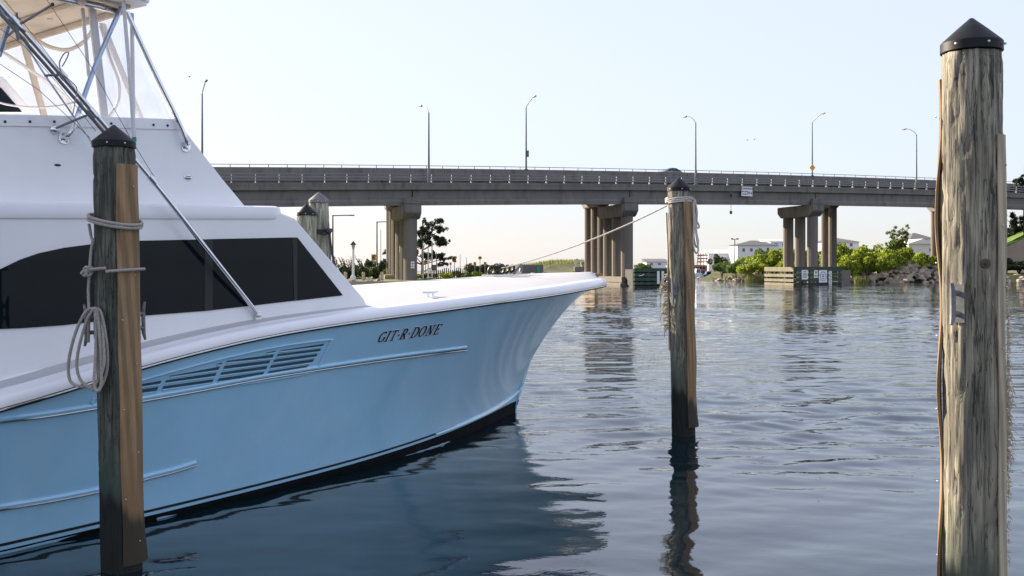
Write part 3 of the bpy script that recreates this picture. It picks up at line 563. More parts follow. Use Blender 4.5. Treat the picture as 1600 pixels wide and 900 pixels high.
# ------------------------------------------------------------------ foliage
def leaves(blobs, n, size, seed, flat=.0, shell=.55):
    rnd = random.Random(seed); mb = MB(); tot = sum(b[3] * b[4] * b[5] for b in blobs)
    for (x, y, z, rx, ry, rz) in blobs:
        for _ in range(int(n * rx * ry * rz / tot)):
            d = Vector((rnd.gauss(0, 1), rnd.gauss(0, 1), rnd.gauss(0, 1))).normalized(); r = shell + (1 - shell) * rnd.random() ** .6
            r *= .82 + .3 * noise.noise(d * 2.3 + Vector((seed, x, y)))
            c = Vector((x + d.x * rx * r, y + d.y * ry * r, z + d.z * rz * r))
            a = Vector((rnd.gauss(0, 1), rnd.gauss(0, 1), rnd.gauss(0, 1) * (1 - flat))).normalized(); b = a.cross(Vector((rnd.gauss(0, 1), rnd.gauss(0, 1), rnd.gauss(0, 1)))).normalized()
            s = size * rnd.uniform(.6, 1.3)
            mb.add([c - a * s, c + b * s * .5, c + a * s, c - b * s * .5], [(0, 1, 2, 3)])
    return mb
def bush_mesh(seed, n=900, size=.2):
    rnd = random.Random(seed); bl = []
    for i in range(17):
        a = rnd.uniform(0, 6.28); r = rnd.uniform(.1, .75); s = rnd.uniform(.16, .34); bl.append((r * math.cos(a), r * math.sin(a), rnd.uniform(.2, .8 - .35 * r), s, s, s * rnd.uniform(.7, 1.1)))
    return leaves(bl, n, size, seed, shell=.7)
BM = [bush_mesh(i, 5200, .05) for i in range(5)]
BMD = []
for i, b in enumerate(BM):
    for mk in ('leafbright', 'leafmid', 'leafdark'):
        o = b.build('foliage', MT[mk]); BMD.append(o.data); bpy.data.objects.remove(o)
stem = MB()
for k in range(5):
    a = k * 1.256; stem.tube([(0, 0, -.25), (.12 * math.cos(a), .12 * math.sin(a), .2), (.4 * math.cos(a), .4 * math.sin(a), .62)], [.03, .02, .008], 5)
o = stem.build('stem', MT['bark']); STEM = o.data; bpy.data.objects.remove(o)
BUSHN = [0]
def bush(px, py_top, D, zb, wpx, mk, label, group, name='shrub'):
    H = CAM_H + (HOR - py_top) / F * D - zb; Wd = wpx / F * D; i = BUSHN[0]; BUSHN[0] += 1
    o = thing(name, G(px, D, zb), label, 'shrub', group, rz=i * 2.1, local=True)
    for nm, me in (('foliage', BMD[(i % 5) * 3 + mk]), ('stems', STEM)):
        c = bpy.data.objects.new(nm, me); COL.objects.link(c); c.parent = o; c.scale = (Wd * .55, Wd * .55, H)
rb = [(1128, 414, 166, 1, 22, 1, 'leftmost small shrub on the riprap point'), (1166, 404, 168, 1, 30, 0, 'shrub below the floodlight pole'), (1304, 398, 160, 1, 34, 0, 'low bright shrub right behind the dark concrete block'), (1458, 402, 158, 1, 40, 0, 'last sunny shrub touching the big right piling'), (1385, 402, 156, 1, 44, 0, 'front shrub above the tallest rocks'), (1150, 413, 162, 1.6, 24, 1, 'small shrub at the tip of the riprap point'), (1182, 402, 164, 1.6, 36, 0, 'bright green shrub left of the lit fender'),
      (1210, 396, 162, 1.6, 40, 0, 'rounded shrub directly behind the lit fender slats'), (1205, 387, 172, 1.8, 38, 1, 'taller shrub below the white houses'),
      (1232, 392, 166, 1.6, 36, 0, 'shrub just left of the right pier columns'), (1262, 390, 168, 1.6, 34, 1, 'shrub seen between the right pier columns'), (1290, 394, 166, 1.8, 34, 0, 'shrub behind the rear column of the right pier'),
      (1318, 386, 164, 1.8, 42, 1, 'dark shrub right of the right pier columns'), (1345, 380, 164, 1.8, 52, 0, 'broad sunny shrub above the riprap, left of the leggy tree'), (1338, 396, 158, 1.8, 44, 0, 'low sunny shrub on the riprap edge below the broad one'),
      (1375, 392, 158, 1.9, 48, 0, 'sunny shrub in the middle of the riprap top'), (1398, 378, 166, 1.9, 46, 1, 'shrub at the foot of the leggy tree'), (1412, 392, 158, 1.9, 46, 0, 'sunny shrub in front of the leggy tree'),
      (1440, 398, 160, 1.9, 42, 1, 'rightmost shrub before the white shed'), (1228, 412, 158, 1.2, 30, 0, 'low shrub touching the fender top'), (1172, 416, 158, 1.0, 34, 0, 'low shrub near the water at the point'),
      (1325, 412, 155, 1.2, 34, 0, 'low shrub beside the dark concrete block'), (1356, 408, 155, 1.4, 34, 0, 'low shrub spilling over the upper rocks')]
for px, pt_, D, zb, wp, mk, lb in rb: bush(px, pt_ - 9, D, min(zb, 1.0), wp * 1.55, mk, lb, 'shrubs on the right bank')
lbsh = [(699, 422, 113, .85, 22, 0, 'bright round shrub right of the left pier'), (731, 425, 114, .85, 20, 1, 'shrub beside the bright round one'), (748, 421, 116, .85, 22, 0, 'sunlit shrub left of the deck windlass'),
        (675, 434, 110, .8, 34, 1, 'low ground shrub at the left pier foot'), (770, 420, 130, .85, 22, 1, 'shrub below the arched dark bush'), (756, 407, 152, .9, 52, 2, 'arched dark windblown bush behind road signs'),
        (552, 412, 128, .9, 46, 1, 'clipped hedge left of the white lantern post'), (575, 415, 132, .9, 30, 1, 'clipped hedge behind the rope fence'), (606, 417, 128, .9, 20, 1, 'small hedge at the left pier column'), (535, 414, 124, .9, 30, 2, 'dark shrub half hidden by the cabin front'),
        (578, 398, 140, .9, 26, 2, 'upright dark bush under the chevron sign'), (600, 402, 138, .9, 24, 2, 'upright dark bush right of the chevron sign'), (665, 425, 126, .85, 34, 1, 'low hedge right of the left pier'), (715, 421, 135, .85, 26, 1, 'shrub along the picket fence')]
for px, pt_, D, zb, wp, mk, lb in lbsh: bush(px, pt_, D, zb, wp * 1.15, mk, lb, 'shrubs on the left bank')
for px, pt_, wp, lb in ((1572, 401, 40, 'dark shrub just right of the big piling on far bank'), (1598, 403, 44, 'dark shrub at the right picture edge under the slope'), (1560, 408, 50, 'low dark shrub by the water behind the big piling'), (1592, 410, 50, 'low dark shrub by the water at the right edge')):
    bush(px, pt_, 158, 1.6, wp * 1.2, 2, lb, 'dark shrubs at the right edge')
def windswept(px, D, H, label, seed):
    """yucca-like dark plant with upright plumes"""
    rnd = random.Random(seed); b = G(px, D, .85); o = thing('upright_juniper', b, label, 'shrub', 'upright junipers behind the lawn')
    mb = MB()
    for k in range(13):
        x = rnd.uniform(-1.5, 1.5); h = H * rnd.uniform(.55, 1); lean = -.35 + rnd.uniform(-.2, .1)
        for j in range(26):
            s = j / 25; c = Vector((b.x + x + lean * h * s, b.y + rnd.uniform(-.7, .7) * .6, b.z + h * s)); r = .28 * (1 - s) + .06
            for q in range(5):
                d = Vector((rnd.gauss(0, 1), rnd.gauss(0, 1), rnd.gauss(.6, 1))).normalized() * r; e = d.cross(Vector((rnd.gauss(0, 1), 1, 0))).normalized() * .06
                mb.add([c, c + d * .5 + e, c + d, c + d * .5 - e], [(0, 1, 2, 3)])
    mb.build('foliage', MT['leafdark'], o); MB().tube([b - Vector((0, 0, .3)), b + Vector((0, 0, H * .5))], [.12, .04], 6).build('trunk', MT['bark'], o)
windswept(536, 122, 2.6, 'dark upright juniper just right of the cabin front', 1); windswept(556, 124, 2.9, 'dark upright juniper behind the white lantern post', 2); windswept(575, 126, 2.4, 'dark upright juniper left of the chevron sign', 3)

def pine(px, D, zb, H, pads, label, seed, lean=0):
    b = G(px, D, zb); o = thing('pine_tree', b, label, 'tree', 'pines'); rnd = random.Random(seed)
    trunk = [b + Vector((lean * s * s * H, .2 * math.sin(3 * s), H * s - .3)) for s in [i / 8 for i in range(9)]]
    MB().tube(trunk, [.24 * (1 - .8 * i / 8) for i in range(9)], 8).build('trunk', MT['bark'], o, True)
    lm = MB(); bl = []
    for (dx, h, rx, rz) in pads:
        a = trunk[min(8, int(8 * max(0, (h - .6)) / H))]; c = Vector((b.x + dx, b.y + rnd.uniform(-.8, .8), b.z + h)); lm.tube([a, a.lerp(c, .5) + Vector((0, 0, .1)), c], [.08, .05, .02], 6)
        for k in range(8): bl.append((c.x + rnd.uniform(-.85, .85) * rx, c.y + rnd.uniform(-.6, .6) * rx, c.z + rnd.uniform(-.9, .7) * rz, rx * rnd.uniform(.2, .5), rx * rnd.uniform(.25, .5), rz * rnd.uniform(.5, .9)))
    lm.build('limb', MT['bark'], o); leaves(bl, 11000, .15, seed, shell=.2).build('crown', MT['needle'], o)
pine(660, 140, .9, 8.0, [(1.3, 7.2, 1.5, .8), (.4, 6.4, 1.4, .7), (2.3, 6.6, 1.2, .5), (2.2, 5.0, 1.5, .7), (.6, 4.9, 1.4, .8), (3.0, 5.0, .9, .4), (2.4, 2.8, 1.5, .5), (3.6, 2.6, 1.0, .4), (.9, 3.2, 1.3, .6), (2.8, 1.9, 1.0, .35), (-3.0, 3.6, 1.3, .5), (-4.4, 3.5, 1.1, .45), (-3.4, 2.6, 1.0, .5), (-1.5, 3.4, 1.2, .6), (-3.6, 1.4, 1.1, .7)], 'windblown pine spreading behind the left pier columns', 5)
pine(1601, 165, 2.0, 17.0, [(0, 14.6, 1.5, .6), (-.8, 13.2, 1.5, .5), (-1.4, 12.3, 1.3, .4), (.6, 13.8, 2, .6), (1.2, 12, 2.2, .7), (-.2, 11.2, 1.6, .5)], 'tall pine rising above the bridge at the right edge', 8)
pine(1585, 172, 2.0, 9.4, [(-1.6, 8.6, 1.9, .7), (.8, 8.4, 2.2, .8), (-2, 6.8, 2.1, .8), (.6, 6.6, 2.2, .8), (2.2, 7.4, 2, .8), (-1, 5.2, 2.1, .8), (1.8, 5, 2.2, .8), (-2.4, 4, 1.8, .7)], 'pine under the bridge at the right edge', 9)
def leggy(px, D, zb, H, label, seed):
    b = G(px, D, zb); o = thing('leggy_tree', b, label, 'tree'); rnd = random.Random(seed); lm = MB(); bl = []
    for k in range(11):
        a = rnd.uniform(0, 6.28); r = rnd.uniform(.6, 3.4); e = b + Vector((r * math.cos(a) + .5, r * math.sin(a), H * rnd.uniform(.6, 1.02))); m = b.lerp(e, .5) + Vector((-.15 * r * math.cos(a), 0, .3))
        lm.tube([b - Vector((0, 0, .3)), m, e], [.12, .06, .02], 6)
        for j in range(8): q = m.lerp(e, .05 + .13 * j); bl.append((q.x + rnd.uniform(-.6, .6), q.y + rnd.uniform(-.6, .6), q.z + rnd.uniform(-.3, .3), .38 * rnd.uniform(.5, 1.4), .4, .3 * rnd.uniform(.6, 1.4)))
    lm.build('trunk', MT['bark'], o); leaves(bl, 6500, .11, seed, shell=.1).build('crown', MT['leafmid'], o)
leggy(1404, 168, 1.9, 7.0, 'leggy loose tree rising above the shrubs on the right bank', 4)
mg = MB(); rnd = random.Random(5)
for (p0, p1, D) in ((1165, 1196, 156), (1334, 1358, 150.5)):
    for k in range(420):
        c = G(rnd.uniform(p0, p1), D + rnd.uniform(-1.2, 2), rnd.uniform(-.1, .3)); h = rnd.uniform(.5, 1.0); x = rnd.uniform(-.2, .2)
        mg.add([c + Vector((-.05, 0, 0)), c + Vector((.05, 0, 0)), c + Vector((x, 0, h))], [(0, 1, 2)])
tag(mg.build('marsh_grass', MT['marsh']), 'yellow green marsh grass at the water edge of the right bank', 'grass', kind='stuff')
mg = MB()
for k in range(1500):
    x = rnd.uniform(-6, 15); y = rnd.uniform(183, 208); z = 1.0 + 2.0 * max(0, min(1, (x + 6) / 14)); h = rnd.uniform(.4, .9); q = rnd.uniform(-.3, .3)
    mg.add([(x - .08, y, z - .2), (x + .08, y, z - .2), (x + q, y, z + h)], [(0, 1, 2)])
tag(mg.build('dune_grass', MT['marsh']), 'dune grass on the sand rise beyond the bow', 'grass', kind='stuff')

# ------------------------------------------------------------------ riprap
RK = []
for i in range(8):
    bm = bmesh.new(); rnd = random.Random(40 + i)
    for k in range(16):
        d = Vector((rnd.gauss(0, 1), rnd.gauss(0, 1), rnd.gauss(0, 1))).normalized(); bm.verts.new((d.x * rnd.uniform(.75, 1.1), d.y * rnd.uniform(.6, 1), d.z * rnd.uniform(.5, .8)))
    bmesh.ops.convex_hull(bm, input=bm.verts); me = bpy.data.meshes.new('boulder'); 
    bmesh.ops.delete(bm, geom=[v for v in bm.verts if not v.link_faces], context='VERTS'); bm.to_mesh(me); bm.free(); me.materials.append(MT['rock']); RK.append(me)
rnd = random.Random(11)
def rock(p, s, group, label, fl=.75):
    o = bpy.data.objects.new('boulder', rnd.choice(RK)); COL.objects.link(o); o.location = p; o.scale = (s * rnd.uniform(.8, 1.3), s * rnd.uniform(.7, 1.1), s * rnd.uniform(.55, .9))
    o.rotation_euler = (rnd.uniform(-.5, .5), rnd.uniform(-.6, .6), rnd.uniform(0, 6.28)); tag(o, label, 'rock', group)
for k in range(140):     # slope below the right shrubs
    px = rnd.uniform(1332, 1482); f_ = rnd.random() ** .9; hmax = interp([(1332, .9), (1380, 2.6), (1410, 3.3), (1482, 3.4)], px); D = 150.5 + 6.5 * f_
    rock(G(px, D, -.1 + hmax * f_), rnd.uniform(.45, .95), 'riprap boulders', 'riprap boulder %s the slope, %s' % (('at the waterline of', 'low on', 'midway up', 'near the top of')[min(3, int(f_ * 4))], ('beside the dark concrete block', 'below the sunny broad shrub', 'below the leggy tree', 'next to the big right piling')[min(3, int((px - 1332) / 38))]))
for k in range(22):
    px = rnd.uniform(1558, 1612); f_ = rnd.random(); rock(G(px, 150.5 + 5 * f_, 1.6 * f_), rnd.uniform(.4, .8), 'riprap boulders right edge', 'grey riprap boulder at the shaded right edge of the picture')
for k in range(72):
    f2 = rnd.random() ** 1.3; px = 1096 + 100 * f2; D = interp([(1098, 172), (1140, 164), (1200, 156)], px); f_ = rnd.random(); rock(G(px, D + 4 * f_, -.1 + (.3 + 1.3 * f2) * f_), rnd.uniform(.35, .75), 'riprap point boulders', 'riprap boulder %s of the low point, %s' % (('on the tip', 'in the middle', 'at the fender end')[min(2, int((px - 1096) / 34))], 'close to the water' if f_ < .5 else 'up by the shrubs'))
for k in range(40):
    px = rnd.uniform(748, 912); D = 151 + rnd.uniform(0, 5); rock(G(px, D, .55 + rnd.uniform(0, .7)), rnd.uniform(.4, .65), 'jetty boulders', 'pale jetty boulder in the line beyond the bow')
for k in range(18):
    px = rnd.uniform(548, 596); rock(G(px, 105 + rnd.uniform(0, 2.5), .55 + rnd.uniform(0, .5)), rnd.uniform(.3, .5), 'boulders below the lawn', 'brown boulder along the lawn edge left of the bridge pier')

# ------------------------------------------------------------------ left bank furniture
def post_lamp(px, ytop, D, armpx, label):
    b = G(px, D, .85); z = P(px, ytop, D).z; o = thing('street_lamp', b, label, 'street lamp', 'tall lamps on the left bank'); e = armpx / F * D
    MB().tube([b, (b.x, b.y, z)], [.12, .08], 8).build('pole', MT['lamp'], o, True)
    MB().tube([(b.x, b.y, z - .08), (b.x + e, b.y, z - .02)], .06, 8).build('arm', MT['lamp'], o, True)
    MB().box(b.x + e - .1, b.x + e + .6, b.y - .15, b.y + .15, z - .1, z + .03).build('lamp_head', MT['lamp'], o, bevel=.03)
post_lamp(520, 336, 122, 26, 'tall lamp with long level arm beside the cabin front'); post_lamp(589, 346, 134, 24, 'tall lamp whose level arm meets the left pier columns')
def lantern(px, ytop, D, label):
    b = G(px, D, .85); z = P(px, ytop, D).z; o = thing('lantern_post', b, label, 'street lamp')
    MB().lathe([(.32, 0), (.28, .5), (.14, .6), (.12, z - b.z - .9)], b, 10).build('post', MT['white_paint'], o, True)
    MB().lathe([(.09, z - b.z - .9), (.16, z - b.z - .75), (.2, z - b.z - .4)], b, 10).build('lantern', MT['lens'], o, True)
    MB().lathe([(.36, z - b.z - .4), (.05, z - b.z)], b, 10).build('roof', MT['lamp'], o, True)
lantern(552, 377, 112, 'white lantern post standing on the lawn beside the boat cabin')
fe = None
for i, px in enumerate((540, 568, 597)):
    b = G(px, 109.5, .8); MBp = MB().lathe([(.17, -.4), (.17, .95), (.1, 1.02)], b, 10); o = MBp.build('bollard_post', MT['hosepale'], None, True, origin=b)
    tag(o, ['wooden fence bollard nearest the cabin front', 'wooden fence bollard between the lantern post and the pier', 'wooden fence bollard nearest the left pier'][i], 'bollard', 'wooden bollards on the lawn edge')
def chevron(px, py, D, s, label, kind):
    c = P(px, py, D); o = thing('road_sign', (c.x, c.y, .85), label, 'sign', 'yellow road signs')
    MB().tube([(c.x, c.y + .06, .6), (c.x, c.y + .06, c.z + s * .4)], .045, 6).build('post', MT['lamp'], o)
    if kind == 'chev':
        MB().box(c.x - s * .4, c.x + s * .4, c.y - .02, c.y + .01, c.z - s * .5, c.z + s * .5).build('panel', MT['yellow'], o)
        MB().prism([(c.x + dx * s, c.y - .03, c.z + dz * s) for dx, dz in ((.18, .42), (-.3, 0), (.18, -.42), (.34, -.42), (-.05, 0), (.34, .42))], (0, .006, 0)).build('chevron_mark', MT['blackpaint'], o)
    else:
        MB().prism([(c.x + dx * s, c.y - .02, c.z + dz * s) for dx, dz in ((0, .6), (.6, 0), (0, -.6), (-.6, 0))], (0, .03, 0)).build('panel', MT['yellow'], o)
        MB().prism([(c.x + dx * s, c.y - .03, c.z + dz * s) for dx, dz in ((.05, .3), (-.3, 0), (.05, -.3), (.05, -.1), (.3, -.1), (.3, .1), (.05, .1))], (0, .006, 0)).build('arrow_mark', MT['blackpaint'], o)
chevron(584, 402, 128, .72, 'yellow chevron sign left of the bridge pier', 'chev'); chevron(665, 409, 140, .55, 'yellow diamond arrow sign beside the left pier', 'dia'); chevron(710, 404, 140, .62, 'yellow chevron sign alone above the picket fence', 'chev')
chevron(742, 412, 146, .48, 'lower left yellow chevron of the sign cluster', 'chev'); chevron(750, 403, 146, .55, 'topmost yellow diamond of the sign cluster', 'dia'); chevron(758, 412, 146, .48, 'lower right yellow chevron of the sign cluster', 'chev'); chevron(704, 412, 150, .4, 'small yellow chevron sign low behind the picket fence', 'chev')
pf = thing('picket_fence', G(700, 128, .85), 'weathered picket fence running along the left bank', 'fence')
for i in range(26):
    q = G(672 + i * 3.2, 124 + i * .55, .85); h = 1.25 + .15 * math.sin(i * 7.3); MB().box(q.x - .06, q.x + .06, q.y - .05, q.y + .05, .7, .85 + h).build('picket', MT['bark'], pf)
q0, q1 = G(672, 124), G(752, 137.8); MB().tube([(q0.x, q0.y + .08, 1.5), (q1.x, q1.y + .08, 1.5)], .04, 6).build('rail', MT['bark'], pf)
for i, (px, yt, D, r_) in enumerate(((595, 358, 142, .05), (661, 376, 120, .09), (669, 386, 118, .08), (675, 377, 121, .09), (682, 394, 128, .07), (719, 397, 160, .05), (729, 402, 165, .05))):
    b = G(px, D, .85); z = P(px, yt, D).z
    tag(MB().tube([b, (b.x, b.y, z - .3), (b.x, b.y, z)], [r_, r_ * .8, r_ * .5], 8).build('flag_pole', MT['white_paint'] if i in (1, 2, 3) else MT['lamp'], None, True, origin=b),
        ['thin dark pole left of the left pier', 'white pole closest to the left pier', 'short white pole second from the left pier', 'white pole third from the left pier', 'thin pole fourth from the left pier', 'thin far mast left of the chevron cluster', 'thin far mast nearest the chevron cluster'][i], 'pole')
b = G(678, 121, .85)
eb = thing('utility_cabinet', b, 'small grey utility cabinet among the poles by the left pier', 'cabinet'); MB().box(b.x - .28, b.x + .28, b.y - .2, b.y + .2, 1.9, 2.6).build('housing', MT['containergrey'], eb, bevel=.03); MB().tube([b, b + Vector((0, 0, 1.1))], .06, 6).build('post', MT['lamp'], eb)
# shipping container
a = P(815, 430, 170); a = G(815, 175, .9); b = G(849, 178, .9)
ct = thing('shipping_container', a, 'low grey shipping container with teal door panel beyond the bow', 'container')
dv = Vector((b.x - a.x, b.y - a.y, 0)); dn3 = Vector((-dv.y, dv.x, 0)).normalized() * 2.4
MB().obox(a, dv, dn3, (0, 0, 1.75)).build('box', MT['containergrey'], ct)
for i in range(18): MB().obox(a + dv * (i / 18 + .01) - dn3 * .02, dv * .025, dn3 * .02 * .9, (0, 0, 1.7)).build('corrugation', MT['containergrey'], ct)
MB().obox(a + dv * .68 - dn3 * .045, dv * .14, dn3 * .02, (0, 0, 1.4)).build('door_panel', MT['teal'], ct)
# excavator
b = G(906, 172, .95); ex = thing('excavator', b, 'small dark excavator with raised bent arm beside the middle pier', 'excavator')
k = 172 / F
def ep(px, py, dy=0): p = P(px, py, 172); p.y += dy; return p
MB().box(b.x - 1.2, b.x + 1.6, b.y - .1, b.y + .4, .9, 1.5).build('track', MT['blackpaint'], ex, bevel=.12); MB().box(b.x - 1.2, b.x + 1.6, b.y + 1.4, b.y + 1.9, .9, 1.5).build('track', MT['blackpaint'], ex, bevel=.12)
MB().box(b.x - .9, b.x + 1.8, b.y, b.y + 1.8, 1.55, 2.3).build('chassis', MT['containergrey'], ex, bevel=.08)
MB().prism([ep(912, 421), ep(911, 409), ep(920, 409), ep(921, 421)], (0, 1.1, 0)).build('cab', MT['capgrey'], ex, bevel=.05)
MB().prism([ep(913, 416, -.02), ep(912.5, 411, -.02), ep(919, 411, -.02), ep(919.5, 416, -.02)], (0, .01, 0)).build('cab_window', MT['glass'], ex)
MB().tube([ep(911, 418, .9), ep(908, 408, .9), ep(901, 405, .9)], [.22, .2, .14], 6).build('boom', MT['lens'], ex); MB().tube([ep(901, 405, .9), ep(897, 406, .9), ep(904, 422, .9)], [.13, .14, .1], 6).build('stick', MT['lens'], ex)
MB().prism([ep(900, 421, .6), ep(907, 419, .6), ep(908, 426, .6), ep(902, 427, .6)], (0, .7, 0)).build('bucket', MT['blackpaint'], ex, bevel=.04)

# ------------------------------------------------------------------ far buildings and moored boats
def house(px0, px1, ye, yr, D, zb, roof, wallm, label, wins=(), roofm='roofgrey', depth=9):
    a, b = G(px0, D, zb), G(px1, D, zb); ze = P(0, ye, D).z; zr = P(0, yr, D).z; o = thing('house', ((a.x + b.x) / 2, D, zb), label, 'house', 'white houses behind the right bank')
    MB().box(a.x, b.x, D, D + depth, zb - .3, ze).build('wall', MT[wallm], o)
    e = .4; x0, x1, y0, y1 = a.x - e, b.x + e, D - e, D + depth + e; m = MB()
    if roof == 'hip': h = min((x1 - x0) / 2.2, depth / 2); vs = [(x0, y0, ze + .003), (x1, y0, ze + .003), (x1, y1, ze + .003), (x0, y1, ze + .003), (x0 + h, (y0 + y1) / 2, zr), (x1 - h, (y0 + y1) / 2, zr)]; m.add(vs, [(0, 1, 5, 4), (1, 2, 5), (2, 3, 4, 5), (3, 0, 4), (3, 2, 1, 0)])
    elif roof == 'gablex': xm = (x0 + x1) / 2; m.add([(x0, y0, ze + .003), (x1, y0, ze + .003), (xm, y0, zr), (x0, y1, ze + .003), (x1, y1, ze + .003), (xm, y1, zr)], [(0, 1, 2), (5, 4, 3), (1, 4, 5, 2), (0, 2, 5, 3), (3, 4, 1, 0)])
    else: m.add([(x0, y0, ze + .003), (x1, y0, ze + .003), (x1, y1, zr), (x0, y1, zr), (x0, y1, ze + .003), (x1, y1, ze + .003)], [(0, 1, 2, 3), (0, 4, 5, 1), (2, 5, 4, 3), (0, 3, 4), (1, 5, 2)])
    m.build('roof', MT[roofm], o)
    for (p0, p1, y0_, y1_) in wins:
        c, d = P(p0, y1_, D), P(p1, y0_, D); f_ = MB().box(c.x - .08, d.x + .08, D - .05, D + .05, c.z - .08, d.z + .08).build('window_frame', MT['white_paint'], o); MB().box(c.x, d.x, D - .08, D - .055, c.z, d.z).build('pane', MT['housepane'], f_)
house(1152, 1216, 383, 375, 235, 2, 'hip', 'siding', 'white house with wide dark hipped roof left of the right pier', [(1184, 1188, 387, 393), (1160, 1164, 388, 393), (1172, 1176, 388, 393), (1198, 1202, 387, 393)])
house(1204, 1236, 377, 373, 250, 2, 'shed', 'bluesiding', 'pale blue house between the dark roof and the pier columns', [(1222, 1229, 380, 385), (1210, 1215, 380, 385)], 'siding')
house(1286, 1342, 378, 371, 240, 2, 'hip', 'siding', 'white house with flat dark roof right of the pier columns', [(1318, 1322, 380, 385), (1328, 1332, 380, 385)])
house(1424, 1458, 373, 363, 225, 2, 'hip', 'siding', 'grey roofed house highest behind the white tent shed', [(1430, 1434, 366 + 8, 379), (1444, 1448, 374, 379)])
house(1420, 1462, 381, 373, 200, 2, 'gablex', 'siding', 'low white gabled shed on the lawn beside the big piling', [(1452, 1456, 388, 393)], 'siding', 7)
house(1107, 1182, 396, 389, 245, 1.5, 'shed', 'siding', 'long low white boat shed left of the dark roofed house', [(1116, 1121, 402, 407), (1130, 1135, 402, 407), (1144, 1149, 402, 407)], 'siding', 8)
house(1010, 1044, 409, 404, 330, .9, 'shed', 'siding', 'small white building on the far shore behind the dark fender', [(1016, 1020, 411, 414), (1028, 1033, 411, 414)])
bush(1006, 409, 331, .9, 34, 1, 'far green bushes right of the middle pier', None); bush(1122, 395, 236, 1.4, 34, 2, 'dark tree clump beside the red derrick', None)
b = G(1148, 180, 1.9); z = P(1148, 374, 180).z; fl = thing('floodlight_pole', b, 'tall floodlight pole with two heads in front of the houses', 'street lamp')
MB().tube([b, (b.x, b.y, z)], [.13, .09], 8).build('pole', MT['lamp'], fl); MB().tube([(b.x - .45, b.y, z), (b.x + .45, b.y, z)], .05, 6).build('crossbar', MT['lamp'], fl)
for s in (-.45, .45): MB().box(b.x + s - .2, b.x + s + .2, b.y - .2, b.y + .1, z - .05, z + .2).build('flood_head', MT['lamp'], fl, bevel=.03)
# work boat with derrick
b = G(1097, 240, 0); wb = thing('work_boat', b, 'far work boat with rusty red lattice derrick', 'boat')
def q3(px, py, dy=0): p = P(px, py, 240); p.y += dy; return p
MB().prism([q3(1082, 424), q3(1112, 424), q3(1110, 430.5), q3(1084, 430.5)], (0, 4, 0)).build('hull', MT['navy'], wb, bevel=.1)
MB().prism([q3(1086, 423.9, .6), q3(1086, 414, .6), q3(1106, 414, .6), q3(1106, 423.9, .6)], (0, 2.6, 0)).build('deckhouse', MT['rust'], wb, bevel=.08)
for px in (1091, 1096, 1101, 1107): MB().tube([q3(px, 414, 1.5), q3(px + (1099 - px) * .3, 395, 1.5)], .12, 6).build('mast', MT['rust'], wb)
for py in (409, 404, 399): MB().tube([q3(1091, py, 1.5), q3(1108, py, 1.5)], .16, 6).build('platform', MT['rust'], wb)
for px in (1089, 1094, 1099): MB().prism([q3(px, 420, .55), q3(px, 417, .55), q3(px + 3, 417, .55), q3(px + 3, 420, .55)], (0, .03, 0)).build('window', MT['glass'], wb)
MB().tube([q3(1099, 395, 1.5), q3(1098, 389, 1.5)], .07, 5).build('topmast', MT['rust'], wb)
def moored(px0, px1, D, yd, yc, label, hm, cm):
    k = lambda px, py, dy=0: P(px, py, D) + Vector((0, dy, 0)); zw = 415 + 2.5 / D * F + .6; b = G((px0 + px1) / 2, D, 0); o = thing('moored_boat', b, label, 'boat', 'far boats moored in the channel')
    MB().prism([k(px0, yd), k(px1, yd), k(px1 - 2, zw), k(px0 + 2.5, zw)], (0, 2.6, 0)).build('hull', MT[hm], o, bevel=.06)
    w_ = px1 - px0; MB().prism([k(px0 + w_ * .3, yd - .05, .4), k(px0 + w_ * .4, yc, .4), k(px0 + w_ * .8, yc, .4), k(px0 + w_ * .85, yd - .05, .4)], (0, 1.8, 0)).build('cabin', MT[cm], o, bevel=.05)
    for f_ in (.42, .6): MB().prism([k(px0 + w_ * f_, yd - 1, .36), k(px0 + w_ * f_, yc + 1, .36), k(px0 + w_ * (f_ + .13), yc + 1, .36), k(px0 + w_ * (f_ + .13), yd - 1, .36)], (0, .03, 0)).build('window', MT['glass'], o)
    MB().tube([k(px0 + w_ * .6, yc, 1), k(px0 + w_ * .6, yc - 5, 1)], .04, 5).build('antenna', MT['lamp'], o)
moored(1083, 1098, 205, 427, 420, 'white cabin boat moored just right of the middle piling', 'white_paint', 'white_paint'); moored(1099, 1115, 200, 429, 424, 'small navy boat moored off the riprap point', 'navy', 'navy')
# abutment slope at the far right
sm = MB(); A = [G(1556, 160, 1.9), G(1640, 160, 1.9), P(1640, 352, 160), P(1556, 394, 160)]
sm.prism(A, (3, 14, 0)); ab = thing('bridge_abutment', G(1580, 160, 1.9), 'sunlit concrete abutment slope with grass top at the right edge', 'embankment'); sm.build('paved_slope', MT['slope'], ab)
gr_ = MB(); gr_.prism([P(1556, 394, 159.9), P(1640, 352, 159.9), P(1640, 350.3, 159.9), P(1556, 392.3, 159.9)], (3, 14.2, 0)); gr_.build('grass_top', MT['grass'], ab)

# gulls
def gull(px, py, D, label):
    c = P(px, py, D); o = MB(); 
    o.sphere(c, (.05, .14, .05), 8, 6)
    for s in (-1, 1): o.add([c + Vector((0, .1, .03)), c + Vector((0, -.08, .03)), c + Vector((s * .14, -.05, .07)), c + Vector((s * .14, .06, .07)), c + Vector((s * .3, .04, .02))], [(0, 1, 2, 3), (3, 2, 4)])
    tag(o.build('gull', MT['containergrey'], None, origin=c), label, 'bird', 'distant gulls')
gull(296, 120, 90, 'tiny gull left of the leftmost bridge lamp'); gull(1168, 219, 110, 'tiny gull flying between the two right lamp pairs'); gull(1179, 218, 112, 'tiny gull right behind the other one above the bridge')

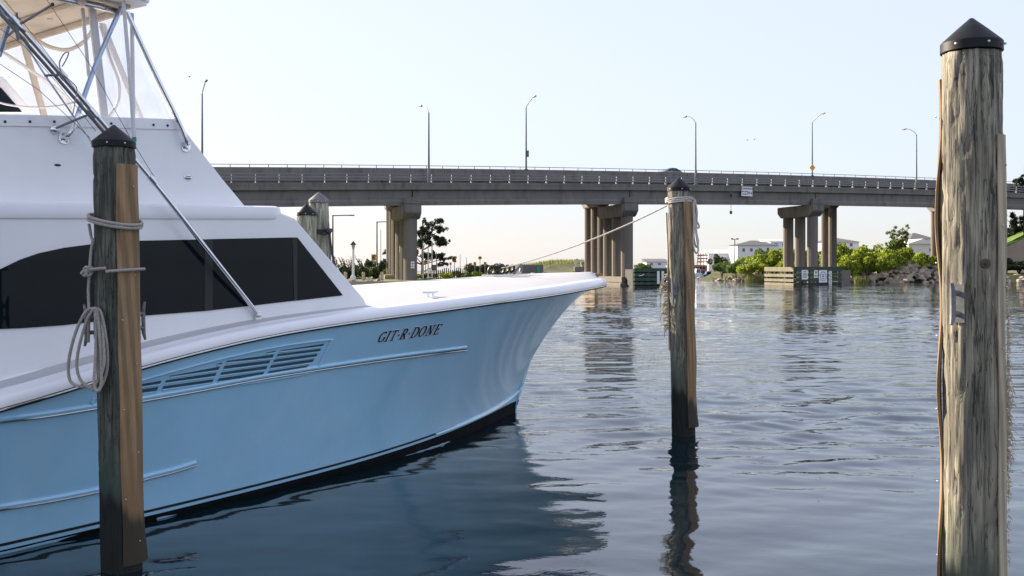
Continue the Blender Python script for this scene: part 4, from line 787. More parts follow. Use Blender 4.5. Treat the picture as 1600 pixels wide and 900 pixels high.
# ------------------------------------------------------------------ pilings
def nz3(x, y, z): return noise.noise(Vector((x, y, z)))
class Pile:
    def __init__(s, top_px, bot_px, D, ytop, yapex, r, wood, capm, label, seed, knots=()):
        s.D = D; s.r = r; s.seed = seed
        s.zt = P(0, ytop, D).z; s.za = P(0, yapex, D).z
        s.xt = (top_px[0] - 800) / F * D; yb = top_px[1]; s.xb = (bot_px[0] - 800) / F * D
        s.z_t = P(0, top_px[1], D).z; s.z_b = P(0, bot_px[1], D).z
        s.o = thing('wooden_piling', (s.cx(0), D, 0), label, 'piling', 'mooring pilings'); s.knots = knots
        n = 72; rows = []; z = -1.6; zs_ = []
        while z < s.zt + .02: zs_.append(z); z += .03
        for z in zs_: rows.append([s.pt(2 * math.pi * k / n, z, 0) for k in range(n)])
        m = MB(); vs = [p for r_ in rows for p in r_]; N = len(rows)
        m.add(vs, [(i * n + k, i * n + (k + 1) % n, (i + 1) * n + (k + 1) % n, (i + 1) * n + k) for i in range(N - 1) for k in range(n)] + [tuple((N - 1) * n + k for k in range(n))])
        m.build('pole', wood, s.o, True, ang=0)
        c = (s.cx(s.zt), D, 0); R_ = r + .006; h = s.za - s.zt
        prof = [(R_ - .004, s.zt - .0), (R_, s.zt), (R_, s.zt + h * .26), (R_ * .96, s.zt + h * .30), (R_ * .5, s.zt + h * .66), (R_ * .06, s.zt + h * .985), (.001, s.za)]
        cp = MB().lathe(prof, c, 40).build('cap', capm, s.o, True, ang=28)
        for a in (-50, 5, 48): q = s.pt(R(a) - math.pi / 2, s.zt + h * .13, .02); MB().sphere(q, .008, 8, 5).build('cap_screw', MT['screw'], cp, True)
    def cx(s, z): return s.xb + (s.xt - s.xb) * (z - s.z_b) / (s.z_t - s.z_b)
    def rad(s, a, z):
        c, q = math.cos(a), math.sin(a); k = s.seed * 7.7
        d = .010 * nz3(c * 1.3 + k, q * 1.3, z * .5) + .007 * nz3(c * 5 + k, q * 5, z * .55)
        g = abs(nz3(c * 9 + k, q * 9, z * .8 + 3 * nz3(c, q, z) * .3)); d -= .010 * max(0, .13 - g) / .13
        d += .0035 * nz3(c * 22 + k, q * 22, z * 5)
        chip = nz3(c * 6 + k + 9, q * 6, z * 7)
        if chip > .22: d -= min(.007, (chip - .22) * .06)
        return s.r - .004 * (z > s.zt - .05) + d
    def pt(s, a, z, off): r_ = s.rad(a, z) + off if off == 0 else s.r + off; return (s.cx(z) + r_ * math.cos(a), s.D + r_ * math.sin(a), z)
    def sp(s, adeg, z, off):                     # angle 0 faces the camera, + to the right
        a = R(adeg) - math.pi / 2; return Vector((s.cx(z) + (s.r + off) * math.cos(a), s.D + (s.r + off) * math.sin(a), z))
    def strip(s, a0, a1, z0, z1, mt_, th=.022, wav=.01, name='rubbing_strip', flare=0, seed=0):
        n = 60; m = 9; outer = []; inner = []
        for i in range(n + 1):
            z = z0 + (z1 - z0) * i / n; wv = wav * (math.sin(z * 5.2 + seed) * .7 + nz3(z * 1.7, seed, 1) * 1.1) ; e = 5 * nz3(z * 1.3, seed + 4, 0); fl = flare * max(0, 1 - (z - z0) / .5) ** 2
            zz = z + .015 * nz3(i * .1, seed, 5)
            outer.append([s.sp(a0 + e + (a1 - a0) * k / m, zz, th + .012 + wv * (.4 + .6 * k / m) + fl * (k / m) ** 2 + .004 * nz3(k * .6, z * 2, seed)) for k in range(m + 1)])
            inner.append([s.sp(a0 + e + (a1 - a0) * k / m, zz, .006 + wv * (.4 + .6 * k / m) + fl * (k / m) ** 2) for k in range(m + 1)])
        mb = MB(); M_ = m + 1; N = n + 1
        vs = [p for r_ in outer for p in r_] + [p for r_ in inner for p in r_]; h = N * M_
        fs = [(i * M_ + k, i * M_ + k + 1, (i + 1) * M_ + k + 1, (i + 1) * M_ + k) for i in range(n) for k in range(m)]
        fs += [tuple(h + q for q in f[::-1]) for f in list(fs)]
        for i in range(n): fs += [(i * M_, (i + 1) * M_, h + (i + 1) * M_, h + i * M_), (i * M_ + m, h + i * M_ + m, h + (i + 1) * M_ + m, (i + 1) * M_ + m)]
        for k in range(m): fs += [(k, h + k, h + k + 1, k + 1), (n * M_ + k, n * M_ + k + 1, h + n * M_ + k + 1, h + n * M_ + k)]
        mb.add(vs, fs); o = mb.build(name, mt_, s.o, True, ang=50)
        rnd = random.Random(seed)
        for k in range(9):
            z = z0 + (z1 - z0) * (k + .5) / 9; MB().sphere(s.sp(a0 + (10 if k % 2 else (a1 - a0) * .55), z, th + .016 + wav * .3), .006, 6, 4).build('nail_head', MT['screw'], o)
        return o
    def cleat(s, adeg, z, h=.36):
        m = MB(); a = lambda zz, off: s.sp(adeg, zz, off)
        m.tube([a(z - h / 2, .085), a(z - h * .3, .07), a(z + h * .3, .07), a(z + h / 2, .085)], [.011, .018, .018, .011], 8)
        for dz in (-.06, .06): m.tube([a(z + dz, -.005), a(z + dz, .07)], .017, 8)
        c = m.build('cleat', MT['iron'], s.o, True); b = MB(); t = s.sp(adeg + 90, z, 0) - s.sp(adeg, z, 0)
        p0 = [s.sp(adeg - 13, z - .11, .004), s.sp(adeg + 13, z - .11, .004), s.sp(adeg + 13, z + .11, .004), s.sp(adeg - 13, z + .11, .004)]; nn = (s.sp(adeg, z, .02) - s.sp(adeg, z, 0)); b.prism(p0, nn * .6); b.build('base_plate', MT['iron'], c)
    def wrap(s, z0, turns, off, tilt, r=.013, n=48, start=0):
        return [s.sp(start + 360 * i / n, z0 + .027 * i / n + tilt * math.sin(2 * math.pi * i / n), off + .003 * math.sin(i)) for i in range(int(n * turns) + 1)]

def zpx(py, D): return CAM_H + (HOR - py) / F * D
def smooth(pts, n=6, closed=False):
    pts = [Vector(p) for p in pts]; out = []; m = len(pts); rng_ = range(m if closed else m - 1)
    for i in rng_:
        p0 = pts[(i - 1) % m] if closed or i > 0 else pts[i]; p1 = pts[i]; p2 = pts[(i + 1) % m]; p3 = pts[(i + 2) % m] if closed or i + 2 < m else p2
        for k in range(n):
            t = k / n; out.append(.5 * ((2 * p1) + (p2 - p0) * t + (2 * p0 - 5 * p1 + 4 * p2 - p3) * t * t + (3 * p1 - p0 - 3 * p2 + p3) * t ** 3))
    if not closed: out.append(pts[-1])
    return out

# left piling, dark with algae
DL = 8.46
pl_ = Pile((178, 230), (190, 888), DL, 231, 195, .166, MT['wood_left'], MT['cap'], 'dark algae green piling with coiled rope in front of the boat', 1)
pl_.strip(24, 110, .06, zpx(258, DL), MT['hose'], .006, .004, flare=.02, seed=1)
pl_.cleat(-62, zpx(507, DL), .34); pl_.cleat(140, zpx(503, DL), .32)
def at(px, py, dd): return P(px, py, DL + dd)
ln = MB(); wpts = pl_.wrap(zpx(351, DL), 2, .040, .055, start=150); ln.tube(smooth(wpts, 2), .0135, 8)
ln.tube(smooth([pl_.sp(-80, zpx(350, DL), .04), at(143, 372, -.02), at(146, 376, -.1)], 5), .0125, 8)
ln.tube(smooth([at(146, 372, -.08), at(142, 395, -.1), at(140, 425, -.12), at(138, 455, -.12), at(139, 490, -.13), at(138, 535, -.12)], 6), .0125, 8)
tag(ln.build('dock_line', MT['rope'], None, True, origin=(pl_.cx(2.5), DL, 2.5)), 'grey rope wound twice around the upper left piling', 'rope')
ln = MB(); w2 = pl_.wrap(zpx(424, DL), 1.0, .05, .012, start=0); ln.tube(smooth(w2, 2), .0125, 8)
kn = [at(137, 424, -.13) + Vector((.035 * math.cos(a) * math.cos(2 * a / 3), .03 * math.sin(a), .035 * math.sin(a * 2 / 3 * 2.5))) for a in [i * .35 for i in range(60)]]
ln.tube(kn, .012, 8); ln.tube(smooth([at(137, 424, -.14), at(130, 424, -.16), at(127, 428, -.16)], 4), .012, 8)
ln.tube(smooth([pl_.sp(-58, zpx(423, DL), .045), at(142, 424, -.13), at(137, 426, -.13)], 4), .0125, 8)
tag(ln.build('knotted_rope', MT['rope'], None, True, origin=(pl_.cx(2.4), DL, 2.4)), 'single rope turn with a knot on the left piling, above the coil', 'rope')
cr_ = MB()
for k, pts in enumerate(([(143, 482), (132, 490), (118, 520), (108, 560), (108, 590), (118, 602), (140, 604), (152, 597), (158, 570), (154, 520), (150, 490)],
                         [(146, 484), (136, 500), (124, 540), (120, 572), (126, 594), (140, 606), (152, 609), (162, 596), (168, 570), (166, 530), (158, 490), (150, 482)],
                         [(150, 483), (152, 510), (152, 560), (154, 590), (160, 580), (163, 560), (160, 520), (155, 492)],
                         [(149, 486), (150, 520), (149, 560), (147, 600), (152, 611), (158, 600), (158, 560), (153, 500)])):
    cr_.tube(smooth([at(x, y, -.16 - .03 * k - .02 * math.sin(i * 1.3 + k)) for i, (x, y) in enumerate(pts)], 6, closed=True), .0125, 8, closed=True)
tag(cr_.build('rope_coil', MT['rope'], None, True, origin=at(150, 482, -.15)), 'grey rope coil hanging from the cleat of the left piling', 'rope')

# middle piling
DM = 15.2
pm_ = Pile((1061, 298), (1068, 678), DM, 299, 277, .172, MT['wood_mid'], MT['cap'], 'weathered piling off the bow with a mooring line and rope hanks', 2)
pm_.strip(13, 100, .12, zpx(312, DM), MT['hose'], .02, .012, seed=2, flare=.03)
pm_.strip(-112, -92, zpx(548, DM), zpx(332, DM), MT['hosepale'], .012, .008, seed=3)
pm_.cleat(-38, zpx(455, DM), .42)
fr = MB(); rnd = random.Random(2)
for k in range(46):
    z = zpx(rnd.uniform(428, 512), DM); a = pm_.sp(-98 + rnd.uniform(-10, 10), z, .02); e = a + Vector((rnd.uniform(-.14, .0), rnd.uniform(-.05, .05), rnd.uniform(-.22, .02))); fr.tube([a, a.lerp(e, .5) + Vector((-.03, 0, .02)), e], [.012, .009, .003], 4)
fr.build('frayed_fibre', MT['fibre'], pm_.o)['kind'] = 'stuff'
ln = MB(); ln.tube(smooth(pm_.wrap(zpx(318, DM), 3, .026, .02, start=-60), 2), .013, 8)
tag(ln.build('dock_line', MT['ropew'], None, True, origin=(pm_.cx(3.4), DM, 3.4)), 'pale rope wound several turns below the middle piling cap', 'rope')
hk = MB()
for k, pts in enumerate(([(1083, 312), (1087, 318), (1087, 340), (1092, 352), (1091, 356), (1085, 352), (1082, 335)], [(1084, 312), (1089, 330), (1088, 360), (1091, 378), (1088, 386), (1084, 370), (1085, 340)], [(1083, 314), (1086, 345), (1088, 368), (1091, 390), (1087, 395), (1083, 380), (1084, 350)])):
    hk.tube(smooth([P(x, y, DM - .06 - .03 * k) for x, y in pts], 6, closed=True), .014, 7, closed=True)
tag(hk.build('rope_coil', MT['ropew'], None, True, origin=P(1085, 312, DM)), 'pale rope hanks dangling on the right side of the middle piling', 'rope')

# right piling, close and sunlit on its left
DR = 6.0
pr_ = Pile((1518, 82), (1521, 900), DR, 82, 28, .166, MT['wood_right'], MT['cap'], 'tall sunlit piling with black cone cap at the right', 3)
pr_.strip(-132, -101, -.3, zpx(122, DR), MT['hose'], .008, .018, seed=5)
pr_.strip(26, 70, .1, zpx(214, DR), MT['hosepale'], .002, .006, seed=6)
pr_.cleat(-50, zpx(473, DR), .24)
k0 = MB(); kc = pr_.sp(0, zpx(412, DR), .004); ax_ = (pr_.sp(0, kc.z, .02) - kc).normalized(); tx = Vector((ax_.y, -ax_.x, 0)) * -1
k0.tube([kc - ax_ * .012, kc + ax_ * .004], [.034, .026], 18); kb = k0.build('knot', MT['bark'], pr_.o, True)
kk = MB(); kk.tube([kc + ax_ * .002 - tx * .004 - Vector((0, 0, .004)), kc + ax_ * .006 - tx * .004 - Vector((0, 0, .004))], .010, 10); kk.build('knot_hole', MT['blackrub'], kb)
fr = MB(); rnd = random.Random(4)
for k in range(420):
    z = zpx(rnd.triangular(430, 880, 560), DR); a = pr_.sp(64 + rnd.uniform(-10, 12), z, .018); l_ = rnd.uniform(.01, .035) * (1.7 if 600 < (415 + (2.5 - z) * F / DR) < 720 else 1)
    e = a + Vector((rnd.uniform(-.2, 1) * l_, rnd.uniform(-.6, .3) * l_, rnd.uniform(-1.4, .5) * l_)); fr.tube([a, a.lerp(e, .5) + Vector((l_ * .2, 0, l_ * .2)), e], [.003, .0025, .0008], 4)
fr.build('frayed_fibre', MT['fibre'], pr_.o)['kind'] = 'stuff'

# two pilings behind the boat
p4 = Pile((498, 315), (505, 460), 18.9, 317, 300, .178, MT['wood_pale'], MT['capgrey'], 'pale piling with grey cap behind the boat cabin', 4)
p5 = Pile((479, 336), (480, 460), 18.1, 337, 318, .166, MT['wood_pale'], MT['cap'], 'pale piling with black cap partly hidden by the cabin', 5)
bl_ = MB(); bl_.tube(smooth(p4.wrap(zpx(363, 18.9), 1.5, .03, .02, start=0), 2), .02, 8); bl_.tube(smooth([P(490, 362, 18.6), P(508, 366, 18.65), P(516, 359, 18.7), P(515, 364, 18.68), P(517, 385, 18.6), P(521, 405, 18.5), P(527, 430, 18.3)], 6), .022, 8); bl_.sphere(P(514, 362, 18.65), (.05, .05, .05))
tag(bl_.build('black_rope', MT['blackrub'], None, True, origin=P(505, 365, 18.8)), 'black rope tied around the pale piling behind the cabin', 'rope')

# ------------------------------------------------------------------ the boat
TH = R(40); SN, CS = math.sin(TH), math.cos(TH)
boat = thing('sport_fishing_boat', (.05, 17.4, 0), 'light blue and white sport fishing boat with tinted windows moored on the left', 'boat', rz=-TH, local=True)
def BB(px, py, v):                    # boat coordinates: x starboard, y forward, z up
    k = (px - 800) / F; u = (17.4 * k - k * v * SN - .05 - v * CS) / (k * CS - SN); Y = 17.4 - u * CS - v * SN
    return Vector((v, -u, CAM_H + (HOR - py) / F * Y))
def BZ(px, py, z):
    Y = (z - CAM_H) * F / (HOR - py); X = (px - 800) / F * Y; rx, ry = X - .05, Y - 17.4; return Vector((rx * CS - ry * SN, rx * SN + ry * CS, z))
def vs_(u): U = max(u + 2.45, 0); return 2.5 * (1 - math.exp(-(U / 2.9) ** .85))
def vw_(u): return 2.15 * (1 - math.exp(-(max(u, 0) / 3.6) ** 1.2))
ZS = [(-2.6, 2.165), (-1.5, 2.155), (-.28, 2.135), (1.16, 2.07), (2.14, 2.03), (3.22, 1.985), (4.37, 1.925), (5.69, 1.86), (6.95, 1.765), (8.28, 1.57), (9.56, 1.30), (11, 1.12), (15, 1.0)]
def zs_(u):                           # smoothed sheer
    return sum(interp(ZS, u + d) for d in (-.5, -.25, 0, .25, .5)) / 5 if u > -2.3 else interp(ZS, u)
STEM_ = [(-2.47, 2.16), (-2.33, 2.09), (-1.82, 1.93), (-1.2, 1.66), (-.76, 1.31), (-.46, .92), (-.28, .55), (-.1, .2), (0, 0), (.3, -.5)]
def z0_(u): return interp(STEM_, u)
def pw(u): return 1.75 - .6 * min(1, max(0, (u + 1) / 8)) if u > -1 else 1.75 - .75 * min(1, (-1 - u) / 1.6)
def hv(u, z):
    zt = zs_(u)
    if u >= 0:
        if z < 0: return vw_(u) * (1 + .5 * z)
        t = min(1, z / zt); w0 = vw_(u); return w0 + (vs_(u) - w0) * t ** pw(u)
    a = z0_(u); t = max(0, min(1, (z - a) / max(1e-4, zt - a))); return vs_(u) * t ** pw(u)
US = [-2.45 + 2.45 * (i / 22) ** 1.3 for i in range(23)] + [.15 * i for i in range(1, 20)] + [3 + .3 * i for i in range(0, 41)]
US = sorted(US + [-.105, -.085, -.06, -.03, .05])
def hull_rows(s):
    rows = []
    for u in US:
        zt = zs_(u); lo = z0_(u) if u < 0 else -.5; r_ = []
        zz = [lo + (zt - lo) * (i / 30) for i in range(31)]
        rows.append([(s * hv(u, z), -u, z) for z in zz])
    return rows
hm = MB(); hm.grid(hull_rows(1)); hm.grid([r[::-1] for r in hull_rows(-1)])
ur = US[-1]; tr = [(hv(ur, z), -ur, z) for z in [-.5 + (zs_(ur) + .5) * i / 10 for i in range(11)]]; hm.add(tr + [(-x, y, z) for x, y, z in tr], [(i, i + 1, 12 + i, 11 + i) for i in range(10)])
hull = hm.build('hull', MT['hull'], boat, True, ang=70)
def hull_hit(px, py, off=.006):
    v = 2.0
    for _ in range(80):
        p = BB(px, py, v); v = .6 * v + .4 * hv(-p.y, p.z)
    p = BB(px, py, v); u, z = -p.y, p.z
    du = (hv(u + .02, z) - hv(u - .02, z)) / .04; dz = (hv(u, z + .02) - hv(u, z - .02)) / .04
    return Vector((v, p.y, z)) + Vector((1, du, -dz)).normalized() * off
def band(name, zlo, zhi, m, off, umin=-.3, umax=15, n=4, both=True):
    mb = MB()
    for s in ((1, -1) if both else (1,)):
        rows = []
        for u in [q for q in US if umin <= q <= umax]:
            a, b = zlo(u), zhi(u)
            if u < 0: a = max(a, z0_(u)); b = max(b, a + .001)
            rows.append([(s * (hv(u, a + (b - a) * i / n) + off), -u, a + (b - a) * i / n) for i in range(n + 1)])
        mb.grid(rows if s > 0 else [r[::-1] for r in rows])
    return mb.build(name, m, hull, True, ang=70)
zb_ = lambda u: interp([(-.3, .22), (0, .20), (2, .165), (5, .10), (9.5, .035), (15, .03)], u)
band('bottom_paint', lambda u: -.5, zb_, MT['bottom'], .005, umin=-.11, n=8)
band('boot_stripe', lambda u: zb_(u) + .035, lambda u: zb_(u) + .062, MT['blackrub'], .005, umin=.6)
# deck, gunwale
gw = MB(); dk = MB(); rows = []; drow = []
for u in US:
    v, z = vs_(u), zs_(u); q = min(1, (u + 2.45) / .25); r_ = []; g = .11
    prof = [(1.0, -.012, .012), (1.0, .03, .018), (1.0, .075, .006), (.997, .105, -.03), (.99, g + .004, -.08), (.97, g + .012, -.14)]
    st = [(max(0, v * a + d * q), z + h * (.35 + .65 * q)) for a, h, d in prof]; rows.append([(x, -u, zz) for x, zz in st][::-1]); rows[-1] = rows[-1]
    xi, zi = st[-1]; m_ = 14; drow.append([(xi * (1 - 2 * k / m_), -u, zi + .10 * q * (1 - (1 - 2 * k / m_) ** 2)) for k in range(m_ + 1)])
gw.grid([r[::-1] for r in rows]); gw.grid([[(-x, y, z) for x, y, z in r] for r in rows])
gw.build('gunwale', MT['white'], boat, True, ang=60); dk.grid(drow); dk.build('deck', MT['deck'], boat, True, ang=0)
tip = [(x, y, z) for x, y, z in rows[0]]
rr = [u for u in US if u > -2.43]
for s in (1, -1):
    MB().tube([(s * (vs_(u) + .016), -u, zs_(u) - .014) for u in rr], .019, 8).build('rub_rail', MT['blackrub'], boat, True)
    MB().tube([(s * (vs_(u) + .033), -u, zs_(u) - .008) for u in rr], .008, 6).build('rub_rail_insert', MT['chrome'], boat, True)
# strakes on the topsides
def strake(pts, r, name):
    pp = smooth([Vector((x, y, 0)) for x, y in pts], 8); c = MB().tube([hull_hit(p.x, p.y, .012) for p in pp], r, 8).build(name, MT['blackrub'], hull, True)
    MB().tube([hull_hit(p.x, p.y - .3, .012 + r * .75) for p in pp], r * .5, 6).build('strake_insert', MT['chrome'], c, True)
    MB().tube([hull_hit(p.x, p.y - 4.2 * r / .018, .002) for p in pp], r * 1.5, 8).build('strake_fillet', MT['hull'], c, True)
strake([(-60, 667), (0, 658), (75, 649), (150, 637), (225, 625), (310, 610), (400, 593), (480, 580), (560, 568), (640, 557), (728, 546)], .016, 'upper_strake')
strake([(-60, 806), (0, 795), (80, 782), (155, 767), (230, 747), (270, 737), (305, 726)], .016, 'lower_strake')
sp = [hull_hit(x, y, .004) for x, y in [(818, 600), (812, 608), (800, 620), (785, 631), (765, 643), (740, 655), (712, 667), (680, 679)]]
MB().tube(smooth(sp, 6), [.02 + .012 * math.sin(math.pi * i / 42) for i in range(43)], 8).build('spray_chine', MT['hull'], hull, True)
# engine room vent: raised surround, each louvre slot a dark plate coloured as shade
def vz(x, y): return (200 + x * .2125, 520 + y * .2125)
vent = MB(); outl = [(-230, 470), (90, 350), (400, 262), (700, 185), (1100, 100), (1470, 50), (1480, 75), (1395, 245), (1345, 290), (1000, 352), (600, 410), (90, 492), (-230, 540)]
vp = [hull_hit(*vz(x, y), .010) for x, y in outl]
vent.tube(smooth(vp, 5, closed=True), .012, 8, closed=True); vn = vent.build('vent_surround', MT['hull'], hull, True)
slots = [[(-200, 475), (60, 395), (60, 408), (-200, 488)], [(60, 382), (245, 350), (235, 372), (60, 398)], [(20, 428), (222, 395), (212, 424), (20, 450)],
 [(295, 318), (675, 247), (663, 270), (310, 320)], [(278, 348), (650, 293), (640, 315), (272, 365)], [(258, 392), (628, 340), (620, 360), (250, 412)],
 [(725, 205), (1072, 158), (1062, 180), (722, 215)], [(708, 242), (1045, 200), (1037, 222), (698, 265)], [(685, 290), (1025, 242), (1015, 265), (676, 308)], [(665, 335), (1000, 285), (992, 308), (655, 355)],
 [(1118, 128), (1445, 78), (1432, 95), (1115, 133)], [(1100, 155), (1420, 115), (1408, 133), (1092, 172)], [(1075, 195), (1395, 153), (1382, 172), (1067, 215)], [(1052, 237), (1368, 192), (1355, 213), (1043, 258)], [(1032, 282), (1335, 235), (1300, 258), (1025, 300)],
 [(1015, 145), (1085, 130), (1083, 138), (1015, 150)], [(650, 228), (690, 217), (688, 228), (650, 232)]]
for s4 in slots:
    a, b, c, d = [Vector((x, y)) for x, y in s4]; rows = []
    for j in range(3):
        rows.append([hull_hit(*vz(*(a.lerp(b, i / 8).lerp(d.lerp(c, i / 8), j / 2))), .005) for i in range(9)])
    sl_ = MB(); sl_.grid([r[::-1] for r in rows]); so_ = sl_.build('louvre_slot', MT['slot'], vn)
    MB().tube([hull_hit(*vz(*(d.lerp(c, i / 8) + Vector((0, 7)))), .006) for i in range(9)], .006, 6).build('louvre_lip', MT['hull'], so_, True)
# name on the bow: slanted serif letters laid on the hull
LET = {'G': (1.0, [('c', .54, .5, .46, .5, 35, 330), ('l', .98, .42, .98, .1, 1), ('l', .70, .42, 1.12, .42, 0)]), 'I': (.62, [('l', .3, 0, .3, 1, 1), ('l', .02, 0, .58, 0, 0), ('l', .02, 1, .58, 1, 0)]),
       'T': (.92, [('l', .46, 0, .46, 1, 1), ('l', .2, 0, .72, 0, 0), ('l', .0, .97, .92, .97, 0), ('l', .01, .97, .01, .76, 0), ('l', .91, .97, .91, .76, 0)]), '.': (.42, [('d', .2, .45)]),
       'R': (1.02, [('l', .22, 0, .22, 1, 1), ('l', 0, 0, .45, 0, 0), ('l', 0, 1, .5, 1, 0), ('c', .45, .75, .3, .25, -95, 95), ('l', .25, .5, .5, .5, 0), ('l', .46, .5, .86, .02, 1), ('l', .74, 0, 1.06, 0, 0)]),
       'D': (1.08, [('l', .22, 0, .22, 1, 1), ('l', 0, 0, .5, 0, 0), ('l', 0, 1, .5, 1, 0), ('c', .45, .5, .55, .5, -92, 92)]), 'O': (1.1, [('c', .52, .5, .46, .5, 0, 360)]),
       'N': (1.15, [('l', .2, 0, .2, 1, 0), ('l', .2, 1, .88, 0, 1), ('l', .9, 0, .9, 1, 0), ('l', 0, 0, .38, 0, 0), ('l', .02, 1, .3, 1, 0), ('l', .72, 1, 1.08, 1, 0)]),
       'E': (.9, [('l', .22, 0, .22, 1, 1), ('l', 0, 0, .82, 0, 0), ('l', 0, 1, .82, 1, 0), ('l', .25, .52, .6, .52, 0), ('l', .82, 1, .82, .78, 0), ('l', .84, 0, .84, .24, 0), ('l', .6, .64, .6, .4, 0)])}
def lettering():
    word = 'GIT.R.DONE'; tot = sum(LET[c][0] + .22 for c in word); x0 = 0; nst = 0
    for ch in word:
        wd, sts = LET[ch]
        for grow, mk, base in ((.05, 'textwhite', .0035), (0, 'textnavy', .0065)):
            mb = MB()
            for q, st in enumerate(sts):
                if st[0] == 'd': cx, cy = st[1], st[2]; s = .14 + grow; polys = [[(cx - s, cy), (cx, cy - s), (cx + s, cy), (cx, cy + s)]]
                else:
                    if st[0] == 'l': pts = [(st[1], st[2]), (st[3], st[4])]; wds = [(.125 if st[5] else .058) + grow] * 2
                    else:
                        n_ = 16; pts = []; wds = []
                        for i in range(n_ + 1): a = R(st[5] + (st[6] - st[5]) * i / n_); pts.append((st[1] + st[3] * math.cos(a), st[2] + st[4] * math.sin(a))); wds.append(.055 + .080 * abs(math.cos(a)) ** 1.5 + grow)
                    polys = []; V = [Vector(p) for p in pts]; L_ = []; Rr = []
                    for i in range(len(V)):
                        d = (V[min(i + 1, len(V) - 1)] - V[max(i - 1, 0)]).normalized(); nn = Vector((-d.y, d.x)); e = d * (grow if i == len(V) - 1 else (-grow if i == 0 else 0)); L_.append(V[i] + nn * wds[i] + e); Rr.append(V[i] - nn * wds[i] + e)
                    for i in range(len(V) - 1): polys.append([L_[i], Rr[i], Rr[i + 1], L_[i + 1]])
                for poly in polys:
                    pp = []
                    for p in poly:
                        a = (x0 + p[0]) / tot; b = p[1]; pp.append(hull_hit(589.5 + 97 * a + 8.0 * b - 1, 534.5 - 13.5 * a - 15.5 * b, base + .0005 * q))
                    nn = (pp[1] - pp[0]).cross(pp[2] - pp[0]); mb.add(pp if nn.x > 0 else pp[::-1], [tuple(range(len(pp)))])
            mb.build('name_letter' if mk == 'textnavy' else 'letter_outline', MT[mk], hull)
        x0 += wd + .22
lettering()

# cabin
VH = 1.92
cab = MB()
prof = [BB(-520, 760, VH), BB(582, 486, VH), BB(566, 462, VH), BB(462, 338, VH), BB(440, 330, VH)]
zr = lambda y: 3.0 + (.10) * (13 + y) / 7
prof = [(-14.0, .95), (-9.4, 1.36), (-6.7, 1.75)] + [(p.y, p.z - (.06 if i == 0 else 0)) for i, p in enumerate((BB(582, 484, VH), BB(570, 467, VH), BB(463, 342, VH)))] + [(-6.35, 3.09), (-14.0, 2.88)]
# plan tapers slightly towards the rounded front
def cv(y, z): return VH - .10 * max(0, z - 2.0) / 1.1 * 0
cab.prism([(-VH, y, z) for y, z in prof], (2 * VH, 0, 0)); cabin = cab.build('cabin', MT['white'], boat, True, bevel=.025, ang=40)
# cove where cabin meets side deck
cvp = [BB(x, y, VH) for x, y in ((-120, 632), (0, 597), (80, 578), (150, 562), (220, 543), (300, 528), (400, 511), (500, 496), (578, 486))]
MB().tube(smooth(cvp, 4), .03, 8).build('cabin_cove', MT['white'], cabin, True)
# windows: glass panes proud of the cabin side, dark mullions between
def pane(pts, name='window_pane', m='glass', th=.008, off=.003, parent=cabin, mirror=True):
    pp = [BB(x, y, VH) for x, y in pts]; mb = MB()
    mb.prism([(VH + off, p.y, p.z) for p in pp], (th, 0, 0))
    if mirror: mb2 = MB(); mb2.prism([(-VH - off, p.y, p.z) for p in pp], (-th, 0, 0)); mb2.build(name, MT[m], parent)
    return mb.build(name, MT[m], parent)
top = [(-260, 512), (-120, 470), (-60, 444), (0, 420.5), (30, 406), (60, 395.5), (100, 387), (150, 380.5), (219, 376)]
bot = [(219, 493.5), (150, 502), (100, 508), (30, 513), (0, 514), (-60, 517), (-260, 522)]
pane(top + [(318, 374)] + [(318, 486)] + bot); pane([(332, 373.5), (455, 371), (458, 470), (332, 484.5)]); pane([(464, 371.2), (535, 461.5), (464, 469.5)])
pane([(318.5, 374), (331.5, 373.5), (331.5, 484.6), (318.5, 486)], 'mullion', 'blackrub', .012); pane([(455.5, 371), (463.5, 371.2), (463.5, 469.5), (458.5, 470)], 'mullion', 'blackrub', .012)
# roof brow
def brow():
    rows = []; cs = [(0, -.07), (.016, -.069), (.02, -.06), (.016, .03), (.006, .06), (-.04, .075), (-.3, .08)]
    ys = [-14 + .4 * i for i in range(20)]; path = [(VH, y, 0) for y in (-14, -12, -10, -8, -7, -6.75)]
    arc = [(VH - .28 + .28 * math.cos(a), -6.55 + .28 * math.sin(a) + .05, 0) for a in [i * math.pi / 16 for i in range(9)]]
    pth = path + arc; full = pth + [(-x, y, z) for x, y, z in pth[::-1]]
    zc = lambda y: interp([(-14, 2.83), (-9.35, 2.985), (-6.3, 3.085)], y)
    for i, (x, y, _) in enumerate(full):
        a = Vector(full[max(0, i - 1)]); b = Vector(full[min(len(full) - 1, i + 1)]); d = (b - a).normalized(); n_ = Vector((d.y, -d.x, 0))
        rows.append([(x + n_.x * o, y + n_.y * o, zc(y) + h) for o, h in cs])
    m = MB(); m.grid([r[::-1] for r in rows]); k = len(cs); m.f.append(tuple(i * k + k - 1 for i in range(len(rows)))[::1]); return m.build('roof_brow', MT['white'], cabin, True, ang=50)
brow()
MB().tube([BB(x, y, VH + .0015) for x, y in ((-60, 338.6), (0, 338.6), (220, 338.8), (430, 339.6))], .006, 6).build('brow_shadow_line', MT['beige'], cabin)  # shadow line below the brow, put in as a thin beige tube
